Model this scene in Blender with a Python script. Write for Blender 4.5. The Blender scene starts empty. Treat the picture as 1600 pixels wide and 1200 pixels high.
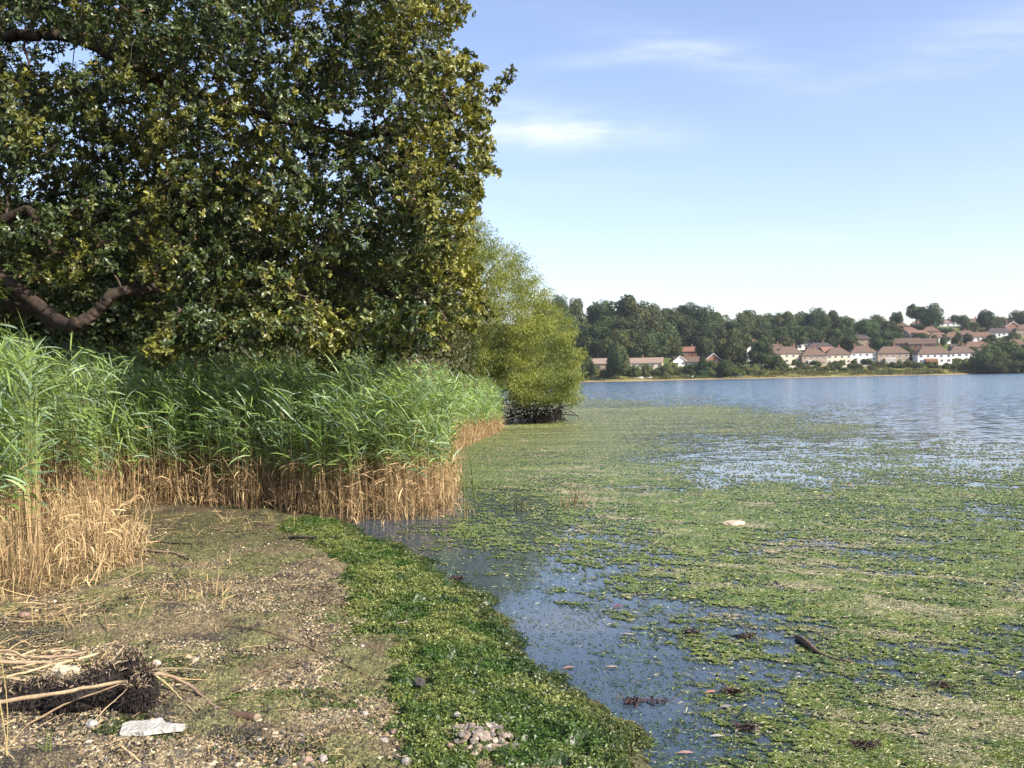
import bpy, math, random
import numpy as np
from mathutils import Matrix, Vector

random.seed(7)
rng = np.random.default_rng(7)
R = math.radians
scene = bpy.context.scene
C = scene.collection

# ------------------------------------------------------------------ camera
F_PX, W_PX, H_PX = 1500.0, 1600.0, 1200.0
CAM = np.array([0.0, 0.0, 2.1])
ROLL, PITCH = R(1.1), math.atan(7.6 / F_PX)
Fv = np.array([0.0, math.cos(PITCH), -math.sin(PITCH)])
Uv0 = np.array([0.0, math.sin(PITCH), math.cos(PITCH)])
Xv0 = np.array([1.0, 0.0, 0.0])
Rv = math.cos(ROLL) * Xv0 - math.sin(ROLL) * Uv0
Uv = math.cos(ROLL) * Uv0 + math.sin(ROLL) * Xv0
cam_data = bpy.data.cameras.new('camera')
cam_data.sensor_width = 36.0
cam_data.lens = 36.0 * F_PX / W_PX
cam_data.clip_start = 0.1
cam_data.clip_end = 6000.0
cam = bpy.data.objects.new('camera', cam_data)
C.objects.link(cam)
M = Matrix(((Rv[0], Uv[0], -Fv[0], CAM[0]), (Rv[1], Uv[1], -Fv[1], CAM[1]), (Rv[2], Uv[2], -Fv[2], CAM[2]), (0, 0, 0, 1)))
cam.matrix_world = M
scene.camera = cam

# ------------------------------------------------------------------ sun and sky
SUN_AZ, SUN_EL = R(124), R(37)          # clockwise from +Y, above horizon
sunv = Vector((math.sin(SUN_AZ) * math.cos(SUN_EL), math.cos(SUN_AZ) * math.cos(SUN_EL), math.sin(SUN_EL)))
sl = bpy.data.lights.new('sun', 'SUN')
sl.energy = 4.6
sl.angle = R(0.5)
sl.color = (1.0, 0.93, 0.82)
so = bpy.data.objects.new('sun', sl)
so.rotation_euler = sunv.to_track_quat('Z', 'Y').to_euler()
so.location = (0, 0, 60)
C.objects.link(so)

world = bpy.data.worlds.new('World')
scene.world = world
world.use_nodes = True
wt = world.node_tree
for n in list(wt.nodes):
    wt.nodes.remove(n)
def wn(t, **k):
    n = wt.nodes.new(t)
    for a, b in k.items():
        setattr(n, a, b)
    return n
sky = wn('ShaderNodeTexSky', sky_type='NISHITA', sun_disc=False, sun_elevation=SUN_EL, sun_rotation=SUN_AZ,
         altitude=0.0, air_density=1.0, dust_density=1.1, ozone_density=1.6)
bg = wn('ShaderNodeBackground')
bg.inputs['Strength'].default_value = 0.122
wo = wn('ShaderNodeOutputWorld')
tc = wn('ShaderNodeTexCoord')
sep = wn('ShaderNodeSeparateXYZ')
wt.links.new(tc.outputs['Generated'], sep.inputs[0])
def wm(op, a, b=None, c=None):
    n = wn('ShaderNodeMath', operation=op)
    for i, v in enumerate((a, b, c)):
        if v is None: continue
        if isinstance(v, (int, float)): n.inputs[i].default_value = v
        else: wt.links.new(v, n.inputs[i])
    return n.outputs[0]
X, Y, Z = sep.outputs
yy = wm('MAXIMUM', Y, 0.05)
uu = wm('DIVIDE', X, yy)
vv = wm('DIVIDE', Z, yy)
zz = wm('MAXIMUM', wm('ADD', Z, 0.06), 0.02)
cx = wm('DIVIDE', X, zz); cy = wm('DIVIDE', Y, zz)
comb = wn('ShaderNodeCombineXYZ')
wt.links.new(wm('MULTIPLY', cx, 0.55), comb.inputs[0]); wt.links.new(wm('MULTIPLY', cy, 1.3), comb.inputs[1])
noi = wn('ShaderNodeTexNoise'); noi.inputs['Scale'].default_value = 0.9; noi.inputs['Detail'].default_value = 9
noi.inputs['Roughness'].default_value = 0.55; noi.inputs['Distortion'].default_value = 0.8
wt.links.new(comb.outputs[0], noi.inputs['Vector'])
wisp = wn('ShaderNodeMapRange', interpolation_type='SMOOTHSTEP')
wisp.inputs['From Min'].default_value = 0.5; wisp.inputs['From Max'].default_value = 0.78
wisp.inputs['To Max'].default_value = 0.55
wt.links.new(noi.outputs['Fac'], wisp.inputs['Value'])
comb2 = wn('ShaderNodeCombineXYZ')
wt.links.new(wm('MULTIPLY', uu, 13.0), comb2.inputs[0]); wt.links.new(wm('MULTIPLY', vv, 60.0), comb2.inputs[1])
noi2 = wn('ShaderNodeTexNoise'); noi2.inputs['Scale'].default_value = 1.0; noi2.inputs['Detail'].default_value = 8
noi2.inputs['Roughness'].default_value = 0.6
wt.links.new(comb2.outputs[0], noi2.inputs['Vector'])
def blob(u0, v0, a, b, amp, slope=0.0):
    du = wm('SUBTRACT', uu, u0)
    dv = wm('SUBTRACT', wm('SUBTRACT', vv, v0), wm('MULTIPLY', du, slope))
    e = wm('ADD', wm('POWER', wm('ABSOLUTE', wm('DIVIDE', du, a)), 2.0), wm('POWER', wm('ABSOLUTE', wm('DIVIDE', dv, b)), 2.0))
    g = wm('EXPONENT', wm('MULTIPLY', e, -1.0))
    s = wm('SUBTRACT', wm('MULTIPLY', noi2.outputs['Fac'], 2.6), 0.65)
    return wm('MULTIPLY', wm('MULTIPLY', g, wm('MAXIMUM', s, 0.0)), amp)
tot = wm('ADD', blob(0.055, 0.252, 0.09, 0.012, 0.5), blob(0.02, 0.268, 0.12, 0.022, 0.30, -0.12))
tot = wm('ADD', tot, blob(0.52, 0.35, 0.15, 0.03, 0.2, 0.25))
tot = wm('ADD', tot, blob(0.22, 0.33, 0.12, 0.02, 0.2, -0.25))
tot = wm('ADD', tot, blob(0.13, 0.335, 0.08, 0.008, 0.3, 0.1))
tot = wm('ADD', tot, wm('MULTIPLY', wisp.outputs[0], 0.25))
tot = wm('MINIMUM', wm('MULTIPLY', tot, 0.72), 0.45)
gain = wn('ShaderNodeMixRGB', blend_type='MULTIPLY'); gain.inputs['Fac'].default_value = 1.0
gain.inputs['Color2'].default_value = (1.13, 1.01, 1.05, 1)
wt.links.new(sky.outputs[0], gain.inputs['Color1'])
mixc = wn('ShaderNodeMixRGB')
mixc.inputs['Color2'].default_value = (6.6, 6.5, 6.8, 1)
wt.links.new(gain.outputs[0], mixc.inputs['Color1'])
wt.links.new(tot, mixc.inputs['Fac'])
wt.links.new(mixc.outputs[0], bg.inputs['Color'])
wt.links.new(bg.outputs[0], wo.inputs['Surface'])

scene.view_settings.view_transform = 'Standard'
scene.view_settings.look = 'None'
scene.view_settings.gamma = 1.0
scene.view_settings.exposure = 1.0
scene.cycles.max_bounces = 5
scene.cycles.diffuse_bounces = 2
scene.cycles.glossy_bounces = 2
scene.cycles.transmission_bounces = 3
scene.cycles.transparent_max_bounces = 4
scene.cycles.volume_bounces = 0
scene.cycles.caustics_reflective = False
scene.cycles.caustics_refractive = False

# ------------------------------------------------------------------ pixel <-> world helpers
def ray(px, py):
    return ((px - 800.0) / F_PX) * Rv + ((600.0 - py) / F_PX) * Uv + Fv
def PZ(px, py, z=0.0):
    d = ray(px, py)
    return CAM + d * ((z - CAM[2]) / d[2])
def PD(px, py, dist):
    d = ray(px, py)
    return CAM + d * (dist / d[1])
def project(x, y, z=0.0):
    p = np.stack([x - CAM[0], y - CAM[1], np.broadcast_to(z - CAM[2], np.shape(x))], -1)
    f = p @ Fv
    f = np.where(f < 0.05, 0.05, f)
    return 800 + F_PX * (p @ Rv) / f, 600 - F_PX * (p @ Uv) / f

# ------------------------------------------------------------------ noise
def vnoise(x, y, seed=0):
    xi = np.floor(x).astype(np.int64); yi = np.floor(y).astype(np.int64)
    xf = x - xi; yf = y - yi
    xf = xf * xf * (3 - 2 * xf); yf = yf * yf * (3 - 2 * yf)
    def h(a, b):
        n = (a * 374761393 + b * 668265263 + seed * 974634777) & 0xFFFFFFFF
        n = ((n ^ (n >> 13)) * 1274126177) & 0xFFFFFFFF
        n = n ^ (n >> 16)
        return (n & 0xFFFF) / 65535.0
    a = h(xi, yi); b = h(xi + 1, yi); c = h(xi, yi + 1); d = h(xi + 1, yi + 1)
    return (a * (1 - xf) + b * xf) * (1 - yf) + (c * (1 - xf) + d * xf) * yf
def fbm(x, y, s, octv=4, seed=0, gain=0.5):
    t = 0; a = 1; n = 0
    for i in range(octv):
        t = t + a * vnoise(x / s + 17.3 * i, y / s - 9.1 * i, seed + i)
        n += a; a *= gain; s /= 2.03
    return t / n

# ------------------------------------------------------------------ mesh helpers
def mesh_np(name, V, Fc, mat, parent=None, col=None, smooth=False, uvw=None):
    me = bpy.data.meshes.new(name)
    V = np.ascontiguousarray(V, dtype=np.float32).reshape(-1, 3)
    if not isinstance(Fc, (list, tuple)): Fc = [Fc]
    me.vertices.add(len(V)); me.vertices.foreach_set('co', V.ravel())
    loops = np.concatenate([f.reshape(-1) for f in Fc]).astype(np.int32)
    tot = np.concatenate([np.full(len(f), f.shape[1]) for f in Fc]).astype(np.int32)
    st = np.concatenate([[0], np.cumsum(tot)[:-1]]).astype(np.int32)
    me.loops.add(len(loops)); me.loops.foreach_set('vertex_index', loops)
    me.polygons.add(len(tot)); me.polygons.foreach_set('loop_start', st)
    try: me.polygons.foreach_set('loop_total', tot)
    except Exception: pass
    me.polygons.foreach_set('use_smooth', np.full(len(tot), smooth))
    if col is not None:
        c = np.ones((len(V), 4), dtype=np.float32); c[:, :3] = col
        at = me.attributes.new('Col', 'FLOAT_COLOR', 'POINT'); at.data.foreach_set('color', c.ravel())
    me.update(calc_edges=True); me.validate()
    if mat is not None: me.materials.append(mat)
    o = bpy.data.objects.new(name, me); C.objects.link(o)
    if parent is not None: o.parent = parent
    return o
def tag(o, label=None, cat=None, group=None, kind=None):
    if label: o['label'] = label
    if cat: o['category'] = cat
    if group: o['group'] = group
    if kind: o['kind'] = kind
    return o
def empty(name, loc, rz=0.0):
    o = bpy.data.objects.new(name, None); C.objects.link(o)
    o.location = tuple(float(v) for v in loc); o.rotation_euler = (0, 0, rz); o.empty_display_size = 0.3
    return o

class Acc:
    """collects vertex / face arrays (tris, quads) with colours"""
    def __init__(s): s.V = []; s.T = []; s.Q = []; s.c = []; s.n = 0
    def add(s, V, F, col):
        V = V.reshape(-1, 3); F = np.asarray(F)
        (s.T if F.shape[1] == 3 else s.Q).append(F + s.n)
        s.V.append(V); s.c.append(np.broadcast_to(col, V.shape) if np.ndim(col) < 2 else col.reshape(-1, 3)); s.n += len(V)
    def build(s, name, mat, parent=None, smooth=False):
        F = []
        if s.Q: F.append(np.concatenate(s.Q))
        if s.T: F.append(np.concatenate(s.T))
        return mesh_np(name, np.concatenate(s.V), F, mat, parent, np.concatenate(s.c), smooth)

def ribbons(acc, base, az, el0, droop, L, Wd, nseg, col, col2=None, roll=None, prof='leaf'):
    K = len(base)
    az = np.broadcast_to(az, K); el0 = np.broadcast_to(el0, K); droop = np.broadcast_to(droop, K)
    L = np.broadcast_to(L, K); Wd = np.broadcast_to(Wd, K)
    p = np.array(base, float); pts = [p.copy()]; dirs = []
    for i in range(nseg):
        t = (i + 0.5) / nseg
        e = el0 - droop * t
        d = np.stack([np.cos(e) * np.cos(az), np.cos(e) * np.sin(az), np.sin(e)], -1)
        p = p + d * (L / nseg)[:, None]; pts.append(p.copy()); dirs.append(d)
    dirs.append(dirs[-1])
    side = np.stack([-np.sin(az), np.cos(az), np.zeros(K)], -1)
    if roll is None: roll = rng.uniform(-1.2, 1.2, K)
    V = np.zeros((K, nseg + 1, 2, 3))
    for i in range(nseg + 1):
        t = i / nseg
        up = np.cross(side, dirs[i])
        w = side * np.cos(roll)[:, None] + up * np.sin(roll)[:, None]
        if prof == 'leaf': f = max(0.04, math.sin(math.pi * min(1, 0.12 + 0.88 * t)) ** 0.8) if t < 1 else 0.03
        elif prof == 'stem': f = 1 - 0.5 * t
        else: f = 1.0
        V[:, i, 0] = pts[i] - w * (Wd * f * 0.5)[:, None]
        V[:, i, 1] = pts[i] + w * (Wd * f * 0.5)[:, None]
    b = (np.arange(K) * (nseg + 1) * 2)[:, None]
    F = np.concatenate([np.stack([b[:, 0] + 2 * i, b[:, 0] + 2 * i + 1, b[:, 0] + 2 * i + 3, b[:, 0] + 2 * i + 2], -1)[:, None] for i in range(nseg)], 1).reshape(-1, 4)
    col = np.broadcast_to(col, (K, 3))
    if col2 is None: cc = np.repeat(col[:, None], (nseg + 1) * 2, 1)
    else:
        col2 = np.broadcast_to(col2, (K, 3)); cc = np.zeros((K, nseg + 1, 2, 3))
        for i in range(nseg + 1):
            t = i / nseg; cc[:, i] = (col * (1 - t) + col2 * t)[:, None]
    acc.add(V, F, cc.reshape(-1, 3))

def frames(nrm, K):
    """random rotation matrices whose z axis is nrm"""
    nrm = nrm / np.linalg.norm(nrm, axis=1, keepdims=True)
    a = rng.normal(size=(K, 3)); a -= nrm * np.sum(a * nrm, 1, keepdims=True)
    a /= np.linalg.norm(a, axis=1, keepdims=True)
    return np.stack([a, np.cross(nrm, a), nrm], -1)
def stamp(acc, tv, tf, pos, Rm, sc, col):
    K = len(pos); sc = np.asarray(sc)
    if sc.ndim == 1: sc = sc[:, None]
    V = np.einsum('kij,nkj->kni', Rm, tv[:, None, :] * sc[None]) + pos[:, None]
    F = (tf[None] + (np.arange(K) * len(tv))[:, None, None]).reshape(-1, tf.shape[1])
    acc.add(V, F, np.repeat(np.broadcast_to(col, (K, 3))[:, None], len(tv), 1).reshape(-1, 3))

def tubes(acc, A, B, ra, rb, col, n=6):
    """K tapered prisms from A to B"""
    A = np.asarray(A, float); B = np.asarray(B, float); K = len(A)
    d = B - A; ln = np.linalg.norm(d, axis=1, keepdims=True); d = d / np.maximum(ln, 1e-6)
    ref = np.where(np.abs(d[:, 2:3]) < 0.9, np.array([[0, 0, 1.0]]), np.array([[1.0, 0, 0]]))
    u = np.cross(d, ref); u /= np.linalg.norm(u, axis=1, keepdims=True); v = np.cross(d, u)
    V = np.zeros((K, 2, n, 3)); th = np.arange(n) / n * 2 * math.pi
    for j in range(n):
        o = u * math.cos(th[j]) + v * math.sin(th[j])
        V[:, 0, j] = A + o * np.asarray(ra)[:, None]; V[:, 1, j] = B + o * np.asarray(rb)[:, None]
    b = (np.arange(K) * 2 * n)[:, None]; F = []
    for j in range(n):
        F.append(np.stack([b[:, 0] + j, b[:, 0] + (j + 1) % n, b[:, 0] + n + (j + 1) % n, b[:, 0] + n + j], -1))
    acc.add(V, np.concatenate(F), col)

def tube_path(acc, pts, rad, col, n=8, rough=0.0, caps=True):
    pts = np.asarray(pts, float); rad = np.broadcast_to(rad, len(pts))
    tang = np.gradient(pts, axis=0); tang /= np.linalg.norm(tang, axis=1, keepdims=True)
    ref = np.array([0, 0, 1.0]) if abs(tang[0][2]) < 0.9 else np.array([1.0, 0, 0])
    V = []
    for p, t, r in zip(pts, tang, rad):
        u = np.cross(t, ref); u /= np.linalg.norm(u); v = np.cross(t, u)
        for j in range(n):
            a = 2 * math.pi * j / n
            V.append(p + (u * math.cos(a) + v * math.sin(a)) * r * (1 + rough * random.uniform(-1, 1)))
    V = np.array(V); F = []
    for i in range(len(pts) - 1):
        for j in range(n):
            F.append([i * n + j, i * n + (j + 1) % n, (i + 1) * n + (j + 1) % n, (i + 1) * n + j])
    m = len(V)
    if caps:
        V = np.concatenate([V, pts[:1], pts[-1:]])
        T = [[j, (j + 1) % n, m] for j in range(n)] + [[(len(pts) - 1) * n + (j + 1) % n, (len(pts) - 1) * n + j, m + 1] for j in range(n)]
        n0 = acc.n; acc.add(V, np.array(F), col); acc.T.append(np.array(T) + n0)
    else: acc.add(V, np.array(F), col)

def smooth_path(pts, k=6):
    pts = [np.array(p, float) for p in pts]; out = []
    P = [2 * pts[0] - pts[1]] + pts + [2 * pts[-1] - pts[-2]]
    for i in range(1, len(P) - 2):
        for j in range(k):
            t = j / k
            out.append(0.5 * ((2 * P[i]) + (-P[i - 1] + P[i + 1]) * t + (2 * P[i - 1] - 5 * P[i] + 4 * P[i + 1] - P[i + 2]) * t * t + (-P[i - 1] + 3 * P[i] - 3 * P[i + 1] + P[i + 2]) * t ** 3))
    out.append(pts[-1]); return np.array(out)

# ------------------------------------------------------------------ materials
def nmat(name):
    m = bpy.data.materials.new(name); m.use_nodes = True
    nt = m.node_tree
    for n in list(nt.nodes): nt.nodes.remove(n)
    out = nt.nodes.new('ShaderNodeOutputMaterial')
    return m, nt, out
def node(nt, t, ins=None, **k):
    n = nt.nodes.new(t)
    for a, b in k.items(): setattr(n, a, b)
    for a, b in (ins or {}).items():
        if isinstance(b, bpy.types.NodeSocket): nt.links.new(b, n.inputs[a])
        else: n.inputs[a].default_value = b
    return n
def leaf_mat(name, rough=0.5, trans=0.3, tint=(1.0, 1.0, 1.0), obj_var=0.0, noise=0.0, nscale=1.0, tcol=(1.2, 1.25, 0.5), spec=0.4):
    m, nt, out = nmat(name)
    at = node(nt, 'ShaderNodeAttribute', attribute_name='Col')
    col = node(nt, 'ShaderNodeMixRGB', {'Fac': 1.0, 'Color1': at.outputs['Color'], 'Color2': (*tint, 1)}, blend_type='MULTIPLY').outputs[0]
    if obj_var > 0:
        oi = node(nt, 'ShaderNodeObjectInfo')
        mr = node(nt, 'ShaderNodeMapRange', {'Value': oi.outputs['Random'], 'To Min': 1 - obj_var, 'To Max': 1 + obj_var})
        hs = node(nt, 'ShaderNodeHueSaturation', {'Color': col, 'Value': mr.outputs[0]})
        mh = node(nt, 'ShaderNodeMapRange', {'Value': node(nt, 'ShaderNodeMath', {0: oi.outputs['Random'], 1: 7.31}, operation='MULTIPLY').outputs[0], 'To Min': 0.47, 'To Max': 0.52})
        fr = node(nt, 'ShaderNodeMath', {0: node(nt, 'ShaderNodeMath', {0: oi.outputs['Random'], 1: 7.31}, operation='MULTIPLY').outputs[0]}, operation='FRACT')
        nt.links.new(fr.outputs[0], mh.inputs['Value']); nt.links.new(mh.outputs[0], hs.inputs['Hue'])
        col = hs.outputs[0]
    if noise > 0:
        tcn = node(nt, 'ShaderNodeTexCoord')
        nz = node(nt, 'ShaderNodeTexNoise', {'Vector': tcn.outputs['Object'], 'Scale': nscale, 'Detail': 3.0})
        mr = node(nt, 'ShaderNodeMapRange', {'Value': nz.outputs['Fac'], 'From Min': 0.3, 'From Max': 0.7, 'To Min': 1 - noise, 'To Max': 1 + noise})
        hs = node(nt, 'ShaderNodeHueSaturation', {'Color': col, 'Value': mr.outputs[0]}); col = hs.outputs[0]
    p = node(nt, 'ShaderNodeBsdfPrincipled', {'Base Color': col, 'Roughness': rough, 'Specular IOR Level': spec})
    if trans > 0:
        tc_ = node(nt, 'ShaderNodeMixRGB', {'Fac': 1.0, 'Color1': col, 'Color2': (*tcol, 1)}, blend_type='MULTIPLY')
        tr = node(nt, 'ShaderNodeBsdfTranslucent', {'Color': tc_.outputs[0]})
        mx = node(nt, 'ShaderNodeMixShader', {0: trans, 1: p.outputs[0], 2: tr.outputs[0]})
        nt.links.new(mx.outputs[0], out.inputs[0])
    else: nt.links.new(p.outputs[0], out.inputs[0])
    return m
def solid_mat(name, col, rough=0.8, var=0.25, scale=3.0, bump=0.0, bscale=30.0, spec=0.3, obj_var=0.0):
    m, nt, out = nmat(name)
    tcn = node(nt, 'ShaderNodeTexCoord')
    nz = node(nt, 'ShaderNodeTexNoise', {'Vector': tcn.outputs['Object'], 'Scale': scale, 'Detail': 6.0, 'Roughness': 0.65})
    mr = node(nt, 'ShaderNodeMapRange', {'Value': nz.outputs['Fac'], 'From Min': 0.25, 'From Max': 0.75, 'To Min': 1 - var, 'To Max': 1 + var})
    val = mr.outputs[0]
    if obj_var:
        oi = node(nt, 'ShaderNodeObjectInfo')
        mo = node(nt, 'ShaderNodeMapRange', {'Value': oi.outputs['Random'], 'To Min': 1 - obj_var, 'To Max': 1 + obj_var})
        val = node(nt, 'ShaderNodeMath', {0: val, 1: mo.outputs[0]}, operation='MULTIPLY').outputs[0]
    hs = node(nt, 'ShaderNodeHueSaturation', {'Color': (*col, 1), 'Value': val})
    p = node(nt, 'ShaderNodeBsdfPrincipled', {'Base Color': hs.outputs[0], 'Roughness': rough, 'Specular IOR Level': spec})
    if bump:
        nb = node(nt, 'ShaderNodeTexNoise', {'Vector': tcn.outputs['Object'], 'Scale': bscale, 'Detail': 6.0})
        bp = node(nt, 'ShaderNodeBump', {'Height': nb.outputs['Fac'], 'Strength': bump, 'Distance': 0.02})
        nt.links.new(bp.outputs[0], p.inputs['Normal'])
    nt.links.new(p.outputs[0], out.inputs[0])
    return m

M_oakleaf = leaf_mat('oak_leaf', 0.38, 0.20, spec=0.5)
M_bark = leaf_mat('bark', 0.9, 0.0, noise=0.4, nscale=12.0, spec=0.2)
M_willow = leaf_mat('willow_leaf', 0.5, 0.35)
M_reed = leaf_mat('reed_leaf', 0.45, 0.30, tcol=(1.1, 1.2, 0.5))
M_straw = leaf_mat('dry_reed', 0.7, 0.12, tcol=(1.2, 1.0, 0.7), spec=0.25)
M_weed = leaf_mat('seaweed', 0.4, 0.15, spec=0.4)
M_mat = leaf_mat('floating_weed', 0.55, 0.0, spec=0.3)
M_stone = leaf_mat('pebble', 0.75, 0.0, noise=0.3, nscale=25.0)
M_fartree = leaf_mat('far_leaf', 0.6, 0.12, obj_var=0.28, spec=0.2)
M_backtree = leaf_mat('thicket_leaf', 0.5, 0.25, obj_var=0.15)
M_wood = leaf_mat('dead_wood', 0.8, 0.0, noise=0.3, nscale=30.0, spec=0.2)

# ------------------------------------------------------------------ shapes of the shore in plan
near_px = [(1015, 1215), (1000, 1180), (965, 1130), (930, 1094), (880, 1078), (848, 1064), (815, 1010), (790, 980), (745, 935), (700, 905), (640, 868), (600, 848), (560, 836), (548, 818), (575, 803), (640, 797), (700, 790), (700, 760), (694, 730), (700, 705), (730, 690), (778, 672), (775, 655), (790, 645), (830, 640)]
land = [PZ(*p)[:2] for p in near_px]
land = [(9, -30), (5.5, -8), (3.2, -1), (1.9, 2.6)] + [tuple(p) for p in land] + [(1.5, 70), (-4, 110), (-30, 200), (-120, 380), (-700, 380), (-700, -30)]
land = np.array(land)
def sdf(x, y, poly):
    """positive inside"""
    d = np.full(x.shape, 1e9); ins = np.zeros(x.shape, bool); n = len(poly)
    for i in range(n):
        ax, ay = poly[i]; bx, by = poly[(i + 1) % n]
        ex, ey = bx - ax, by - ay
        t = np.clip(((x - ax) * ex + (y - ay) * ey) / (ex * ex + ey * ey + 1e-12), 0, 1)
        d = np.minimum(d, (x - ax - t * ex) ** 2 + (y - ay - t * ey) ** 2)
        c = ((ay > y) != (by > y)) & (x < ex * (y - ay) / (ey + (1e-12 if ey == 0 else 0)) + ax)
        ins ^= c
    return np.where(ins, np.sqrt(d), -np.sqrt(d))
def ground_h(x, y, sd=None):
    x = np.asarray(x, float); y = np.asarray(y, float)
    if sd is None: sd = sdf(x, y, land)
    sd = sd + (fbm(x, y, 0.5, 4, 3) - 0.5) * 0.16
    h = np.where(sd > 0, 0.16 * (1 - np.exp(-sd / 1.6)) + 0.006 * np.minimum(sd, 40), 0.22 * np.maximum(sd, -4))
    h = h + (fbm(x, y, 0.8, 3, 11) - 0.5) * 0.05 * np.clip(sd * 2 + 0.3, 0, 1)
    return h
def gz(x, y):
    return float(ground_h(np.array([x]), np.array([y]))[0])
def G(px, py):
    """point of the near shore seen at a pixel of the photo"""
    z = 0.1
    for _ in range(6):
        p = PZ(px, py, z); z = max(gz(p[0], p[1]), 0.0)
    return np.array([p[0], p[1], z])

# ---- ground sheet
azs = np.concatenate([np.linspace(-180, -40, 40)[:-1], np.linspace(-40, 8, 1000)[:-1], np.linspace(8, 180, 50)]) * math.pi / 180
rs = np.concatenate([[0.02, 0.6, 1.2, 2.0, 2.8, 3.6], np.geomspace(4.2, 22, 560), np.geomspace(22.5, 700, 70)])
AA, RR = np.meshgrid(azs, rs)
gx = RR * np.sin(AA); gy = RR * np.cos(AA)
sdg = sdf(gx, gy, land)
gh = ground_h(gx, gy, sdg)
fine = np.clip((24 - RR) / 8, 0, 1) * np.clip(sdg * 3 + 0.6, 0, 1)
lump = fbm(gx, gy, 0.10, 3, 21)
gh = gh + fine * ((lump - 0.5) * 0.040 + (fbm(gx, gy, 0.028, 3, 31, 0.7) - 0.5) * 0.030 + np.maximum(fbm(gx, gy, 0.5, 2, 41) - 0.55, 0) * 0.12 * 1)
gV = np.stack([gx, gy, gh], -1)
nr, na = RR.shape
ii = (np.arange(nr - 1)[:, None] * na + np.arange(na - 1)[None]).ravel()
gF = np.stack([ii, ii + 1, ii + na + 1, ii + na], -1)
# ground colours: grey-brown gravelly mud with green films and black wrack stains
gp = fbm(gx, gy, 0.55, 5, 51, 0.6); gq = fbm(gx, gy, 0.12, 4, 61); gs = rng.random(gx.shape)
mud = np.array([0.110, 0.086, 0.046]); pale = np.array([0.27, 0.22, 0.12]); film = np.array([0.085, 0.100, 0.028]); black = np.array([0.022, 0.02, 0.02])
gc = mud[None, None] * (0.7 + 0.6 * gq[..., None])
k = np.clip((gs - 0.72) * 5, 0, 1)[..., None] * np.clip((gq - 0.3) * 3, 0, 1)[..., None]
gc = gc * (1 - k) + pale * (0.7 + 0.6 * rng.random(gx.shape)[..., None]) * k
PX, PY = project(gx, gy, gh)
fl = 0.8 * np.clip((gp - 0.49 + 0.05 * (gq - 0.5) + np.where(PY < 900, 0.03, 0.0)) * 9, 0, 0.85) * (0.35 + 0.65 * rng.random(gx.shape))
gc = gc * (1 - fl[..., None]) + film * (0.7 + 0.8 * gq[..., None]) * fl[..., None]
bl = (np.clip((fbm(gx, gy, 0.30, 6, 71, 0.75) - 0.56) * 12, 0, 0.9) * (rng.random(gx.shape) < 0.6))[..., None]
gc = gc * (1 - bl) + black * bl
for (bx, by, br) in ((60, 1170, 0.35), (120, 1110, 0.5), (30, 1000, 0.3), (205, 1120, 0.25), (330, 1000, 0.2)):
    q = G(bx, by); w = np.exp(-((gx - q[0]) ** 2 + (gy - q[1]) ** 2) / br ** 2)[..., None] * (0.5 + gq[..., None])
    w = np.clip(w, 0, 0.92) * (rng.random(gx.shape) < 0.75)[..., None]; gc = gc * (1 - w) + black * w
wet = np.clip(1 - np.abs(sdg) / 0.35, 0, 1)[..., None] * 0.5
gc = gc * (1 - wet)
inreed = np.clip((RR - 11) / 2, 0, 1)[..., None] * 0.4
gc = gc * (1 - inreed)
m, nt, out = nmat('shore_mud')
at = node(nt, 'ShaderNodeAttribute', attribute_name='Col')
tcn = node(nt, 'ShaderNodeTexCoord')
nz = node(nt, 'ShaderNodeTexNoise', {'Vector': tcn.outputs['Object'], 'Scale': 60.0, 'Detail': 4.0})
bp = node(nt, 'ShaderNodeBump', {'Height': nz.outputs['Fac'], 'Strength': 0.6, 'Distance': 0.01})
vz = node(nt, 'ShaderNodeTexVoronoi', {'Vector': tcn.outputs['Object'], 'Scale': 75.0, 'Randomness': 1.0})
vs = node(nt, 'ShaderNodeSeparateXYZ', {0: vz.outputs['Color']})
vr = node(nt, 'ShaderNodeMapRange', {'Value': vs.outputs[0], 'To Min': 0.45, 'To Max': 1.75})
n3 = node(nt, 'ShaderNodeTexNoise', {'Vector': tcn.outputs['Object'], 'Scale': 170.0, 'Detail': 3.0})
nr_ = node(nt, 'ShaderNodeMapRange', {'Value': n3.outputs['Fac'], 'From Min': 0.3, 'From Max': 0.7, 'To Min': 0.5, 'To Max': 1.5})
vm = node(nt, 'ShaderNodeMath', {0: vr.outputs[0], 1: nr_.outputs[0]}, operation='MULTIPLY')
hsv = node(nt, 'ShaderNodeHueSaturation', {'Color': at.outputs['Color'], 'Value': vm.outputs[0]})
bp2 = node(nt, 'ShaderNodeBump', {'Height': vz.outputs['Distance'], 'Strength': 0.7, 'Distance': 0.006, 'Normal': bp.outputs[0]})
bp2.invert = True
p = node(nt, 'ShaderNodeBsdfPrincipled', {'Base Color': hsv.outputs[0], 'Roughness': 0.8, 'Specular IOR Level': 0.3, 'Normal': bp2.outputs[0]})
nt.links.new(p.outputs[0], out.inputs[0])
M_ground = m
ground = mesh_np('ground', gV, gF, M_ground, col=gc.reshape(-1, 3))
tag(ground, kind='structure')

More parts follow.
